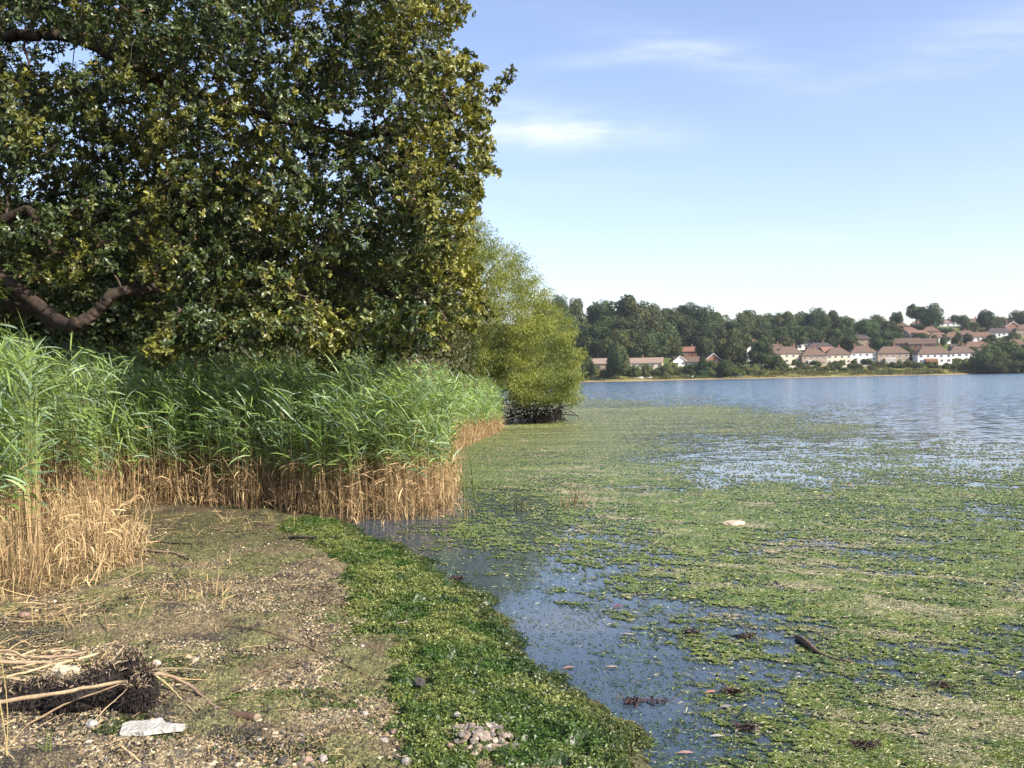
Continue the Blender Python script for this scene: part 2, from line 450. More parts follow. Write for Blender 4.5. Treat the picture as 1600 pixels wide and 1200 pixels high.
# ------------------------------------------------------------------ lake
m, nt, out = nmat('lake_water')
geo = node(nt, 'ShaderNodeNewGeometry')
mp1 = node(nt, 'ShaderNodeMapping', {'Vector': geo.outputs['Position'], 'Scale': (0.55, 1.0, 1.0), 'Rotation': (0, 0, R(10))})
mp2 = node(nt, 'ShaderNodeMapping', {'Vector': geo.outputs['Position'], 'Scale': (0.16, 1.0, 1.0), 'Rotation': (0, 0, R(4))})
n1 = node(nt, 'ShaderNodeTexNoise', {'Vector': mp1.outputs[0], 'Scale': 3.2, 'Detail': 4.0, 'Roughness': 0.7})
n2 = node(nt, 'ShaderNodeTexNoise', {'Vector': mp2.outputs[0], 'Scale': 0.2, 'Detail': 7.0, 'Roughness': 0.8})
sepw = node(nt, 'ShaderNodeSeparateXYZ', {0: geo.outputs['Position']})
# ripples grow away from the sheltered, weed-choked shore
rip = node(nt, 'ShaderNodeMapRange', {'Value': sepw.outputs[1], 'From Min': 14.0, 'From Max': 70.0, 'To Min': 0.006, 'To Max': 1.35})
gust = node(nt, 'ShaderNodeMapRange', {'Value': n2.outputs['Fac'], 'From Min': 0.32, 'From Max': 0.68, 'To Min': 0.6, 'To Max': 1.3})
amp = node(nt, 'ShaderNodeMath', {0: rip.outputs[0], 1: gust.outputs[0]}, operation='MULTIPLY')
v0 = node(nt, 'ShaderNodeVectorMath', {0: n1.outputs['Color'], 1: (0.5, 0.5, 0.5)}, operation='SUBTRACT')
v1 = node(nt, 'ShaderNodeVectorMath', {0: v0.outputs[0], 'Scale': amp.outputs[0]}, operation='SCALE')
v2 = node(nt, 'ShaderNodeVectorMath', {0: v1.outputs[0], 1: (0.8, 1.0, 0.0)}, operation='MULTIPLY')
v3 = node(nt, 'ShaderNodeVectorMath', {0: v2.outputs[0], 1: (0.0, 0.0, 1.0)}, operation='ADD')
v4 = node(nt, 'ShaderNodeVectorMath', {0: v3.outputs[0]}, operation='NORMALIZE')
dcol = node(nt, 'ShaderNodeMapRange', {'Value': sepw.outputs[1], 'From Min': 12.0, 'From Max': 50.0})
wcol = node(nt, 'ShaderNodeMixRGB', {'Fac': dcol.outputs[0], 'Color1': (0.042, 0.062, 0.084, 1), 'Color2': (0.06, 0.115, 0.185, 1)})  # far water's base colour painted bluer and lighter to stand in for reflected sky
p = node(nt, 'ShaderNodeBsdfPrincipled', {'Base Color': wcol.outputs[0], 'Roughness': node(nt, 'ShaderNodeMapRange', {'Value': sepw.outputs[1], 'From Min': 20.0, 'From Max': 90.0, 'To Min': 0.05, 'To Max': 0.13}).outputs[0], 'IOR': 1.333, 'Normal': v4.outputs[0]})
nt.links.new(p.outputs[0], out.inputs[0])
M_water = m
wx = np.concatenate([[-1500], np.linspace(-200, 300, 26), [1500]]); wy = np.concatenate([[-200], np.linspace(0, 600, 30), [1500]])
WX, WY = np.meshgrid(wx, wy)
wi = (np.arange(len(wy) - 1)[:, None] * len(wx) + np.arange(len(wx) - 1)[None]).ravel()
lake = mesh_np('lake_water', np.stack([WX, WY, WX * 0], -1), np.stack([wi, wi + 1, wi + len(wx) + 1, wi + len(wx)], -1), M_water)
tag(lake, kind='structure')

# ------------------------------------------------------------------ floating weed
dens = np.array([(740, 925, .14), (850, 965, .08), (900, 1060, .08), (1000, 1120, .12), (1080, 1185, .2), (1030, 1050, .26), (900, 930, .46), (1000, 980, .6), (940, 1000, .25), (1080, 1060, .5), (1180, 1120, .58),
 (1100, 1000, .78), (1150, 1080, .6), (1300, 1060, .84), (1300, 1160, .74), (1500, 1100, .8), (1590, 1190, .85), (1500, 950, .8), (1300, 900, .8), (1200, 1190, .5),
 (1100, 900, .75), (1000, 900, .66), (900, 880, .64), (800, 870, .56), (700, 860, .42), (630, 840, .25), (600, 820, .1), (680, 812, .25), (750, 820, .62), (900, 800, .8), (760, 740, .95), (850, 700, 1.05), (800, 680, 1.1), (1000, 760, .95),
 (1100, 830, .92), (1200, 770, .86), (1400, 770, .8), (1590, 770, .7), (1590, 860, .8), (1200, 712, .45), (1170, 735, .35), (1300, 735, .5), (1400, 700, .62), (1500, 710, .5), (1590, 700, .4), (1590, 683, .02), (1450, 678, .3),
 (1200, 655, .82), (1300, 670, .75), (1100, 642, .9), (1000, 645, .95), (920, 650, .9), (950, 630, .75), (920, 618, .5), (1000, 618, .35), (1050, 626, .5), (1200, 628, .1), (1300, 645, .3), (1420, 655, .05), (1500, 650, -.1),
 (1300, 615, -.2), (1100, 607, -.1), (950, 602, 0), (1600, 630, -.2), (1700, 900, .8), (1800, 1100, .8), (1750, 700, .3), (1300, 1400, .6), (1000, 1400, .15), (1700, 1500, .8), (2300, 1000, .8), (2300, 760, .5), (2300, 1500, .8)])
cols_px = np.concatenate([np.linspace(430, 1660, 1060)[:-1], np.linspace(1660, 2700, 420)])
rows_py = np.concatenate([np.linspace(600.5, 700, 330)[:-1], np.linspace(700, 1230, 800)[:-1], np.linspace(1230, 1900, 330)])
az_c = (cols_px - 800) / F_PX
r_c = 2.1 * F_PX / (rows_py[::-1] - 591.0)
r_c = r_c[(r_c < 170)]
A2, R2 = np.meshgrid(az_c, r_c)
mx_ = R2 * A2; my_ = R2 * 1.0
ncell = A2.shape
jx = (rng.random(ncell) - 0.5) * 0.8; jy = (rng.random(ncell) - 0.5) * 0.8
mx_ = mx_ + jx * R2 * np.gradient(az_c)[None, :]
my_ = my_ + jy * np.gradient(r_c)[:, None]
PXm, PYm = project(mx_, my_, 0.0)
num = np.zeros(ncell); den = np.zeros(ncell)
for (dx, dy, dv) in dens:
    sx = (PXm - dx); sy = (np.log(np.maximum(PYm - 575, 5)) - math.log(dy - 575)) * 330
    w = 1.0 / ((sx * 0.6) ** 2 + sy ** 2 + 300.0) ** 1.7
    num += w * dv; den += w
D = num / den
sdm = sdf(mx_, my_, land)
# multi-scale coverage, streaked by the breeze
ux = mx_ * 0.85 - my_ * 0.53; uy = mx_ * 0.53 + my_ * 0.85
fa = fbm(ux * 0.55, uy, 1.5, 4, 101, 0.6); fb = fbm(ux * 0.5, uy, 0.26, 4, 111, 0.65); fc = fbm(ux * 0.4, uy, 0.055, 4, 121, 0.7)
fd = fbm(ux * 0.5, uy, 0.018, 2, 123)
field = 0.17 * fa + 0.21 * fb + 0.32 * fc + 0.30 * fd
order = np.argsort(field.ravel()); rank = np.empty(field.size); rank[order] = np.arange(field.size) / field.size
rank = rank.reshape(ncell)
rank = 0.80 * rank + 0.20 * rng.random(ncell)
D = np.where(D > 0.2, D + np.where(PYm < 840, 0.05, 0.0), D)
D = np.minimum(D, 0.985 - 0.35 * np.clip(fbm(mx_ * 0.15, my_, 1.3, 4, 147, 0.65) - 0.55, 0, 1) * 2.5)
present = (rank < D) & (sdm < 0.02)
near_f = np.clip((26 - R2) / 12, 0.15, 1)
mz = 0.004 + 0.75 * near_f * (0.003 * np.clip((D - rank) * 2.5, 0, 1) + 0.010 * fc * np.clip((D - rank) * 4, 0, 1) + 0.006 * rng.random(ncell))
cell = present[:-1, :-1] & present[1:, :-1] & present[:-1, 1:] | (present[:-1, :-1] & present[1:, 1:] & (rng.random((ncell[0] - 1, ncell[1] - 1)) < 0.5))
beige = np.array([(760, 720, .35), (870, 745, .7), (930, 770, .7), (1050, 770, .6), (1000, 820, .4), (1200, 800, .5), (1400, 800, .6), (1350, 900, .6), (1150, 850, .5), (1000, 700, .0), (1100, 650, .0), (1300, 680, 0.), (900, 660, .1), (1500, 720, .1), (1560, 830, .4), (1500, 1000, .5), (1550, 1150, .6), (1300, 1050, .3), (1000, 1000, .1), (1100, 1100, .1), (750, 830, .0), (1350, 930, .8), (1100, 950, .45), (1550, 1060, .7)])
num = np.zeros(ncell); den = np.zeros(ncell)
for (dx, dy, dv) in beige:
    w = 1.0 / ((PXm - dx) ** 2 * 0.3 + (PYm - dy) ** 2 + 400.0) ** 1.5
    num += w * dv; den += w
Bg = num / den
c1 = np.array([0.035, 0.075, 0.014]); c2 = np.array([0.105, 0.15, 0.018]); c3 = np.array([0.28, 0.24, 0.14])
gn = np.clip(fbm(mx_, my_, 0.2, 5, 131, 0.7) * 2.2 - 0.6 + 0.6 * (rng.random(ncell) - 0.5), 0, 1)[..., None]
far_y = np.clip((R2 - 16) / 20, 0, 1)[..., None]
mc = c1 * (1 - gn) + c2 * gn
mc = mc * (1 - 0.5 * far_y) + np.array([0.085, 0.115, 0.035]) * 0.5 * far_y
bmask = np.clip((Bg + (fbm(ux * .5, uy, 0.35, 5, 141, 0.7) - 0.5) * 2.6 - 0.62) * 2.2, 0, 1) * np.clip(1.6 * rng.random(ncell) - 0.3, 0, 1)
bmask = np.maximum(bmask, (rng.random(ncell) < 0.09) * 0.85)[..., None]
mc = mc * (1 - bmask) + c3 * (0.75 + 0.6 * rng.random(ncell)[..., None]) * bmask
mc = mc * (0.5 + 1.0 * rng.random(ncell)[..., None])
streak = fbm(mx_ * 0.12, my_, 0.9, 5, 145, 0.7)[..., None]
mc = mc * (1 + far_y * (streak - 0.5) * 1.6) * (1 + far_y * (rng.random(ncell)[..., None] - 0.5) * 0.7) * (1 - far_y + far_y * np.array([1.12, 1.0, 0.95]))
edge = np.clip((D - rank) * 6, 0, 1)[..., None]
mc = mc * (0.5 + 0.5 * edge) * np.array([1.2, 1.12, 1.35])
idx = np.arange(ncell[0] * ncell[1]).reshape(ncell)
a_, b_, c_, d_ = idx[:-1, :-1][cell], idx[:-1, 1:][cell], idx[1:, 1:][cell], idx[1:, :-1][cell]
mF = np.stack([a_, b_, c_, d_], -1)
used, inv = np.unique(mF, return_inverse=True)
mV = np.stack([mx_, my_, mz], -1).reshape(-1, 3)[used]
fw = mesh_np('floating_weed', mV, inv.reshape(-1, 4), M_mat, col=mc.reshape(-1, 3)[used])
tag(fw, 'green and straw coloured mats of algae floating on the still lake', 'algae', kind='stuff')
# loose raised curls of weed on the near mats
cand = np.argwhere(present & (R2 < 20) & (rng.random(ncell) < 0.22))
sel = cand[rng.random(len(cand)) < 1.0]
bx = mx_[sel[:, 0], sel[:, 1]]; by = my_[sel[:, 0], sel[:, 1]]
K = len(bx); print('weed curls', K)
acc = Acc(); rr = np.hypot(bx, by)
ribbons(acc, np.stack([bx, by, mz[sel[:, 0], sel[:, 1]] + 0.002], -1), rng.normal(-0.7, 0.9, K), np.abs(rng.normal(0.0, 0.25, K)), rng.uniform(0.0, 0.8, K), rng.uniform(0.012, 0.045, K) * (0.7 + rr / 18), rng.uniform(0.002, 0.006, K) * (0.7 + rr / 14), 2,
        np.where(rng.random((K, 1)) < 0.22, np.array([[0.36, 0.33, 0.18]]), mc[sel[:, 0], sel[:, 1]]) * rng.uniform(0.6, 1.7, (K, 1)))
o = acc.build('algae_tufts', M_weed)
tag(o, 'curled tufts of green algae standing up from the floating mats', 'algae', kind='stuff')
# small dark flecks under way on the clear water near the shore
K = 30000
fx = rng.uniform(580, 1300, K); fy = rng.uniform(840, 1215, K)
keep = []
P_ = np.array([PZ(a, b) for a, b in zip(fx, fy)])
dd = sdf(P_[:, 0], P_[:, 1], land)
cl = fbm(P_[:, 0] * .6, P_[:, 1], 0.25, 4, 151)
kk = (dd < -0.01) & ((cl > 0.50) | (dd > -0.25 * rng.random(K)) | (rng.random(K) < 0.12)) & (dd > -4.0)
P_ = P_[kk]; K = len(P_)
acc = Acc()
P_[:, 2] = 0.003
ribbons(acc, P_, rng.uniform(0, 6.28, K), rng.uniform(0, 0.25, K), rng.uniform(0, 0.5, K), rng.uniform(0.008, 0.03, K), rng.uniform(0.003, 0.008, K), 2, np.array([[0.04, 0.075, 0.015]]) * rng.uniform(0.4, 2.2, (K, 1)))
o = acc.build('algae_flecks', M_weed); tag(o, 'loose dark flecks of algae drifting on the clear blue water by the shore', 'algae', kind='stuff')
del num, den, fa, fb, field, order

# ------------------------------------------------------------------ green seaweed bank on the shore
bank_px = [(1060, 1235), (1030, 1180), (1000, 1135), (950, 1096), (890, 1076), (862, 1062), (832, 1010), (808, 978), (760, 930), (712, 898), (650, 862), (605, 842), (565, 830), (552, 818), (500, 812), (440, 818), (430, 832), (480, 845), (520, 880), (545, 930), (560, 985), (610, 1030), (600, 1100), (625, 1150), (640, 1225)]
bank = np.array([PZ(*p, 0.04)[:2] for p in bank_px])
K = 430000
lo = bank.min(0); hi = bank.max(0)
q = rng.uniform(0, 1, (K, 2)); bx = lo[0] + q[:, 0] * (hi[0] - lo[0]); by = lo[1] + q[:, 1] * (hi[1] - lo[1])
bs = sdf(bx, by, bank) + (fbm(bx, by, 0.35, 5, 161, 0.65) - 0.5) * 0.6
kk = bs > rng.uniform(-0.06, 0.05, K)
bx, by, bs = bx[kk], by[kk], bs[kk]; K = len(bx)
bump = fbm(bx, by, 0.16, 3, 171); hole = fbm(bx, by, 0.22, 3, 181)
kk = hole < 0.74
bx, by, bs, bump = bx[kk], by[kk], bs[kk], bump[kk]; K = len(bx); print('bank', K)
bz = np.maximum(ground_h(bx, by), 0.0) + np.clip(bs * 0.25, 0, 0.045) + ((bump - 0.35) * 0.13 + (fbm(bx, by, 0.06, 2, 175) - 0.5) * 0.06) * np.clip(bs * 5, 0, 1) - rng.random(K) * 0.012
tone = fbm(bx, by, 0.3, 4, 191)[:, None]; tn = np.clip(tone * 2.6 - 0.85, 0, 1)
bc = np.array([0.038, 0.082, 0.008]) * (1 - tn) + np.array([0.175, 0.19, 0.05]) * tn
bc = bc * rng.uniform(0.5, 1.8, (K, 1))
sd_w = sdf(bx, by, land)
bc = bc * np.where(sd_w < 0.18, 0.55, 1.0)[:, None]
acc = Acc()
ribbons(acc, np.stack([bx, by, bz], -1), rng.uniform(0, 6.28, K), rng.uniform(-0.2, 1.2, K), rng.uniform(0.3, 2.6, K), rng.uniform(0.009, 0.034, K), rng.uniform(0.004, 0.014, K), 2, bc)
o = acc.build('seaweed_bank', M_weed); tag(o, 'thick bank of bright green seaweed washed up along the waterline', 'seaweed', kind='stuff')
# underlying mound so the bank is solid
q1 = np.linspace(lo[0], hi[0], 320); q2 = np.linspace(lo[1], hi[1], 600)
BX, BY = np.meshgrid(q1, q2); BS = sdf(BX, BY, bank) + (fbm(BX, BY, 0.35, 5, 161, 0.65) - 0.5) * 0.6
BZ = np.maximum(ground_h(BX, BY), 0) + np.clip(BS * 0.25, -0.03, 0.045) + ((fbm(BX, BY, 0.16, 3, 171) - 0.35) * 0.13 + (fbm(BX, BY, 0.06, 2, 175) - 0.5) * 0.06) * np.clip(BS * 5, 0, 1) - 0.016 - 0.01 * rng.random(BX.shape)
ok = BS > 0.02; cell = ok[:-1, :-1] & ok[1:, 1:] & ok[1:, :-1] & ok[:-1, 1:]
idx = np.arange(BX.size).reshape(BX.shape)
bF = np.stack([idx[:-1, :-1][cell], idx[:-1, 1:][cell], idx[1:, 1:][cell], idx[1:, :-1][cell]], -1)
us, inv = np.unique(bF, return_inverse=True)
bcol = np.array([0.03, 0.055, 0.012]) * (0.6 + 0.8 * fbm(BX, BY, 0.1, 3, 5).reshape(-1, 1)[us])
o2 = mesh_np('seaweed_underlayer', np.stack([BX, BY, BZ], -1).reshape(-1, 3)[us], inv.reshape(-1, 4), M_weed, col=bcol)
o2.parent = o; o2['kind'] = 'stuff'
# thinner seaweed films over the gravel
K = 150000
fx = rng.uniform(100, 660, K); fy = 790 + 430 * rng.random(K) ** 0.8
P_ = np.stack([PZ(a, b, 0.12) for a, b in zip(fx, fy)])
cl = fbm(P_[:, 0], P_[:, 1], 0.55, 5, 51, 0.6)
kk = (sdf(P_[:, 0], P_[:, 1], land) > 0.05) & (cl + np.where(fy < 880, 0.05, 0) > 0.45 + 0.11 * rng.random(K))
P_ = P_[kk]; K = len(P_); P_[:, 2] = ground_h(P_[:, 0], P_[:, 1]) + 0.004
acc = Acc()
ribbons(acc, P_, rng.uniform(0, 6.28, K), rng.uniform(0, 0.7, K), rng.uniform(0, 1.5, K), rng.uniform(0.008, 0.03, K), rng.uniform(0.004, 0.011, K), 2, (np.array([[0.085, 0.115, 0.03]])) * rng.uniform(0.4, 1.7, (K, 1)))
o = acc.build('seaweed_film', M_weed); tag(o, 'thin green algae drying over the gravel between the reeds and seaweed', 'algae', kind='stuff')

# ------------------------------------------------------------------ pebbles
ph = (1 + 5 ** 0.5) / 2
ico = np.array([(-1, ph, 0), (1, ph, 0), (-1, -ph, 0), (1, -ph, 0), (0, -1, ph), (0, 1, ph), (0, -1, -ph), (0, 1, -ph), (ph, 0, -1), (ph, 0, 1), (-ph, 0, -1), (-ph, 0, 1)], float)
ico /= np.linalg.norm(ico[0])
icoF = np.array([(0, 11, 5), (0, 5, 1), (0, 1, 7), (0, 7, 10), (0, 10, 11), (1, 5, 9), (5, 11, 4), (11, 10, 2), (10, 7, 6), (7, 1, 8), (3, 9, 4), (3, 4, 2), (3, 2, 6), (3, 6, 8), (3, 8, 9), (4, 9, 5), (2, 4, 11), (6, 2, 10), (8, 6, 7), (9, 8, 1)])
K = 130000
fx = rng.uniform(-60, 660, K); fy = 830 + 400 * rng.random(K) ** 0.75
P_ = np.stack([PZ(a, b, 0.13) for a, b in zip(fx, fy)])
cl = fbm(P_[:, 0], P_[:, 1], 0.4, 4, 201); gl = fbm(P_[:, 0], P_[:, 1], 0.55, 5, 51, 0.6)
kk = (sdf(P_[:, 0], P_[:, 1], land) > 0.12) & (rng.random(K) < np.clip((cl - 0.35) * 4, 0.3, 1)) & (gl < 0.56 + 0.08 * rng.random(K)) & (sdf(P_[:, 0], P_[:, 1], bank) < 0.05)
P_ = P_[kk]; K = len(P_); print('pebbles', K)
P_[:, 2] = ground_h(P_[:, 0], P_[:, 1]) + 0.006
sz = 0.004 + 0.011 * rng.random(K) ** 2.6
big = rng.random(K) < 0.02; sz[big] *= 1.9
sc3 = np.stack([sz * rng.uniform(0.8, 1.4, K), sz * rng.uniform(0.7, 1.1, K), sz * rng.uniform(0.45, 0.8, K)], -1)
pal = np.array([(0.29, 0.23, 0.13), (0.17, 0.135, 0.08), (0.09, 0.078, 0.06), (0.45, 0.39, 0.26), (0.20, 0.14, 0.07), (0.045, 0.04, 0.035), (0.27, 0.19, 0.11)])
pc = pal[rng.choice(7, K, p=[.22, .24, .2, .08, .12, .09, .05])] * rng.uniform(0.8, 1.25, (K, 1))
acc = Acc()
nn = np.stack([rng.normal(0, .3, K), rng.normal(0, .3, K), np.ones(K)], -1)
stamp(acc, ico * (1 + 0.2 * rng.normal(size=(12, 1)).clip(-1, 1)), icoF, P_, frames(nn, K), sc3, pc)
o = acc.build('gravel', M_stone, smooth=False); tag(o, 'scattered small pebbles and broken shell covering the muddy foreshore', 'gravel', kind='stuff')

# crumbs of black wrack and torn reed scattered over the mud
K = 60000
fx = rng.uniform(-60, 640, K); fy = 820 + 400 * rng.random(K) ** 0.8
P_ = np.stack([PZ(a, b, 0.13) for a, b in zip(fx, fy)])
cl = fbm(P_[:, 0], P_[:, 1], 0.30, 6, 71, 0.75); sdn = sdf(P_[:, 0], P_[:, 1], land)
nearc = np.exp(-((fx - 60) / 200) ** 2 - ((fy - 1000) / 45) ** 2) + np.exp(-((fx - 110) / 120) ** 2 - ((fy - 1140) / 40) ** 2) + 0.6 * np.exp(-((fx - 180) / 60) ** 2 - ((fy - 850) / 18) ** 2)
kk = (sdn > 0.05) & ((cl > 0.53) | (rng.random(K) < 0.12) | (rng.random(K) < nearc * 0.8))
P_ = P_[kk]; nearc = nearc[kk]; K = len(P_); P_[:, 2] = ground_h(P_[:, 0], P_[:, 1]) + 0.008
acc = Acc()
dk = rng.random((K, 1)) < 0.55 + 0.35 * nearc[:, None]
cc = np.where(dk, np.array([[0.028, 0.024, 0.022]]), np.array([[0.22, 0.165, 0.09]])) * rng.uniform(0.5, 1.7, (K, 1))
ribbons(acc, P_, rng.uniform(0, 6.28, K), rng.uniform(-0.2, 1.2, K), rng.uniform(0, 1.8, K), rng.uniform(0.010, 0.04, K), rng.uniform(0.004, 0.014, K), 2, cc)
o = acc.build('wrack_crumbs', M_weed); tag(o, 'dark crumbs of rotted wrack and torn reed scattered on the mud', 'wrack', kind='stuff')

# ------------------------------------------------------------------ reeds
reed_px = [(-330, 1030), (-150, 990), (0, 950), (90, 942), (170, 925), (210, 895), (216, 860), (180, 830), (150, 812), (230, 800), (330, 795), (430, 799), (520, 806), (600, 806), (660, 803), (700, 796), (712, 780), (703, 755), (700, 730), (706, 708), (730, 692), (785, 670), (772, 650)]
rp = [PZ(*p, 0.1)[:2] for p in reed_px]
rp = np.array([tuple(v) for v in rp] + [(-1.5, 56), (-14, 60), (-26, 40), (-24, 10)])
def reed_points(n_edge, n_in):
    lo = rp.min(0); hi = rp.max(0)
    K = 60000
    x = rng.uniform(lo[0], hi[0], K); y = rng.uniform(lo[1], hi[1], K)
    s = sdf(x, y, rp)
    px_, py_ = project(x, y, 2.0)
    vis = (px_ > -350) & (px_ < 900)
    # dense rim, thinner inside
    pe = (s > 0) & (s < 1.3) & vis; pi = (s >= 1.3) & vis
    ie = np.where(pe)[0][:n_edge]; ii_ = np.where(pi)[0]
    return x, y, s, ie, ii_
lo = rp.min(0); hi = rp.max(0)
K = 240000
x = rng.uniform(lo[0], hi[0], K); y = rng.uniform(lo[1], hi[1], K)
s = sdf(x, y, rp)
px_, py_ = project(x, y, 1.9)
kk = (s > 0) & (px_ > -260) & (px_ < 830)
x, y, s, px_ = x[kk], y[kk], s[kk], px_[kk]
area = (hi[0] - lo[0]) * (hi[1] - lo[1])
d0 = 240000 / area
want = np.where(s < 1.6, 62.0, 24.0) * np.where(y > 24, 0.8, 1.0)
kk = rng.random(len(x)) < want / d0
x, y, s, px_ = x[kk], y[kk], s[kk], px_[kk]
print('reeds', len(x), 'avail', d0)
K = len(x)
Hn = 2.28 + 0.75 * (fbm(x, y, 2.2, 3, 211) - 0.5) * 2 + rng.normal(0, 0.17, K)
Hn = Hn + np.clip((260 - px_) / 260, 0, 1) * 0.22 * (y > 11) - np.clip((y - 24) / 16, 0, 1) * 0.42
pb, _ = project(x, y, 0.1)
lowstraw = (y < 13.2) & (pb > 70)                       # broken dead stand at the front left
Hn = np.where(lowstraw, rng.uniform(0.35, 0.95, K), Hn)
rimcut = (s < 0.25) & ~lowstraw
Hn = np.where(rimcut, Hn * rng.uniform(0.7, 1.0, K), Hn)
z0 = np.maximum(ground_h(x, y), -0.05)
base = np.stack([x, y, z0], -1)
lean_az = rng.normal(math.pi * 1.02, 0.9, K); lean = rng.uniform(0.02, 0.16, K)
straw1 = np.array([0.42, 0.305, 0.155]); straw2 = np.array([0.24, 0.15, 0.075]); green1 = np.array([0.09, 0.17, 0.04]); green2 = np.array([0.21, 0.27, 0.07]); blue = np.array([0.16, 0.235, 0.135])
acc = Acc(); dead = Acc()
gr = ~lowstraw
fgr = np.where(gr)[0]
# stems: lower dead, upper green
n = len(fgr)
lowH = Hn[fgr] * 0.42
cs = straw1 * rng.uniform(0.55, 1.15, (n, 1)); cs = cs * (1 - 0.5 * rng.random((n, 1))) + straw2 * 0.5 * rng.random((n, 1))
ribbons(dead, base[fgr], lean_az[fgr], math.pi / 2 - lean[fgr] * 0.3, lean[fgr] * 0.5, lowH, rng.uniform(0.006, 0.010, n), 2, cs, prof='flat')
top0 = base[fgr] + np.stack([np.cos(lean_az[fgr]) * lowH * lean[fgr] * 0.5, np.sin(lean_az[fgr]) * lowH * lean[fgr] * 0.5, lowH * 0.995], -1)
ribbons(acc, top0, lean_az[fgr], math.pi / 2 - lean[fgr] * 0.7, lean[fgr] * 1.3, Hn[fgr] * 0.58, rng.uniform(0.005, 0.008, n), 3, straw1 * 0.5 + green1 * 0.5, green2, prof='stem')
# leaves
NL = 14
for j in range(NL):
    t = 0.36 + 0.62 * (j + rng.random(n)) / NL
    use = (rng.random(n) < (0.95 if j > 2 else 0.8)) & ((s[fgr] < 2.2) | (t > 0.45))
    idn = fgr[use]; tt = t[use]; m_ = len(idn)
    hh = Hn[idn] * tt
    off = lean[idn] * hh * 0.5 * tt
    b = base[idn] + np.stack([np.cos(lean_az[idn]) * off, np.sin(lean_az[idn]) * off, hh], -1)
    wind = rng.random(m_) < 0.6
    az = np.where(wind, rng.normal(math.pi * 1.0, 0.75, m_), rng.uniform(0, 2 * math.pi, m_))
    el = rng.uniform(0.15, 1.25, m_); dr = rng.uniform(0.0, 1.15, m_)
    L = rng.uniform(0.22, 0.48, m_) * (1 - 0.25 * np.abs(tt - 0.7)); Wd = rng.uniform(0.014, 0.029, m_)
    patch = fbm(x[idn], y[idn], 1.6, 3, 221)[:, None]
    gcol = green1 * (1 - patch) + green2 * patch
    gcol = np.where(rng.random((m_, 1)) < 0.35, blue, gcol) * rng.uniform(0.6, 1.6, (m_, 1)) * (1 + np.clip((y[idn] - 17) / 12, 0, 0.35))[:, None]
    isdead = (rng.random(m_) < np.clip((0.40 + 0.60 * (fbm(x[idn], y[idn], 0.7, 3, 225) - 0.5) * 2 - tt) * 6, 0.0, 1.0)) | (rng.random(m_) < 0.02)
    dc = straw1 * rng.uniform(0.6, 1.2, (m_, 1))
    colr = np.where(isdead[:, None], dc, gcol)
    el = np.where(isdead, el * 0.3, el)
    g_ = ~isdead
    ribbons(acc, b[g_], az[g_], el[g_], dr[g_], L[g_], Wd[g_], 4, colr[g_] * 0.9, colr[g_] * 1.1)
    if isdead.any(): ribbons(dead, b[isdead], az[isdead], el[isdead] - 0.3, dr[isdead] * 0.8, L[isdead] * 0.7, Wd[isdead] * 0.6, 3, colr[isdead])
# plumes
pl = fgr[(rng.random(n) < 0.16) & (y[fgr] > 17)]
for r_ in range(7):
    m_ = len(pl); hh = Hn[pl] * 1.0
    off = lean[pl] * hh * 0.5
    b = base[pl] + np.stack([np.cos(lean_az[pl]) * off, np.sin(lean_az[pl]) * off, hh - 0.05 + 0.02 * r_], -1)
    ribbons(acc, b, rng.uniform(0, 6.28, m_), rng.uniform(0.9, 1.4, m_), rng.uniform(0, 0.9, m_), rng.uniform(0.12, 0.22, m_), 0.014, 3, np.array([0.16, 0.115, 0.075]))
# dense dead stems and hanging dead leaves along the rim
K2 = 200000
x2 = rng.uniform(lo[0], hi[0], K2); y2 = rng.uniform(lo[1], hi[1], K2); s2 = sdf(x2, y2, rp) + (fbm(x2, y2, 0.6, 3, 231) - 0.5) * 0.5
kk = (s2 > -0.05) & (s2 < 0.95) & (rng.random(K2) < 0.95)
x2, y2, s2 = x2[kk], y2[kk], s2[kk]
pp, _ = project(x2, y2, 0.1); kk = (pp > -200) & (pp < 800); x2, y2, s2, pp = x2[kk], y2[kk], s2[kk], pp[kk]
n2 = len(x2); print('rim stems', n2)
low2 = (y2 < 13.4)
h2 = np.where(low2, rng.uniform(0.2, 0.85, n2), rng.uniform(0.35, 1.0, n2) * (0.35 + 1.3 * fbm(x2, y2, 0.6, 3, 233)))
b2 = np.stack([x2, y2, np.maximum(ground_h(x2, y2), -0.04)], -1)
tl = np.where(low2, rng.exponential(0.65, n2), rng.exponential(0.24, n2)).clip(0, 1.3)
c2_ = straw1 * rng.uniform(0.6, 1.3, (n2, 1)); mk = rng.random((n2, 1)) < 0.35; c2_ = np.where(mk, straw2 * rng.uniform(0.7, 1.3, (n2, 1)), c2_)
ribbons(dead, b2, rng.uniform(0, 6.28, n2), math.pi / 2 - tl, rng.normal(0.2, 0.7, n2), h2, rng.uniform(0.004, 0.0095, n2), 3, c2_ * 0.85, c2_ * 1.1, prof='stem')
for rep in range(3):
    hb = b2.copy(); hb[:, 2] += h2 * rng.uniform(0.03, 0.95, n2)
    hb[:, :2] += rng.normal(0, 0.03, (n2, 2))
    ribbons(dead, hb, rng.uniform(0, 6.28, n2), rng.uniform(-1.4, 0.6, n2), rng.uniform(0.2, 2.2, n2), rng.uniform(0.10, 0.32, n2), rng.uniform(0.006, 0.016, n2), 3, c2_ * rng.uniform(0.75, 1.35, (n2, 1)))
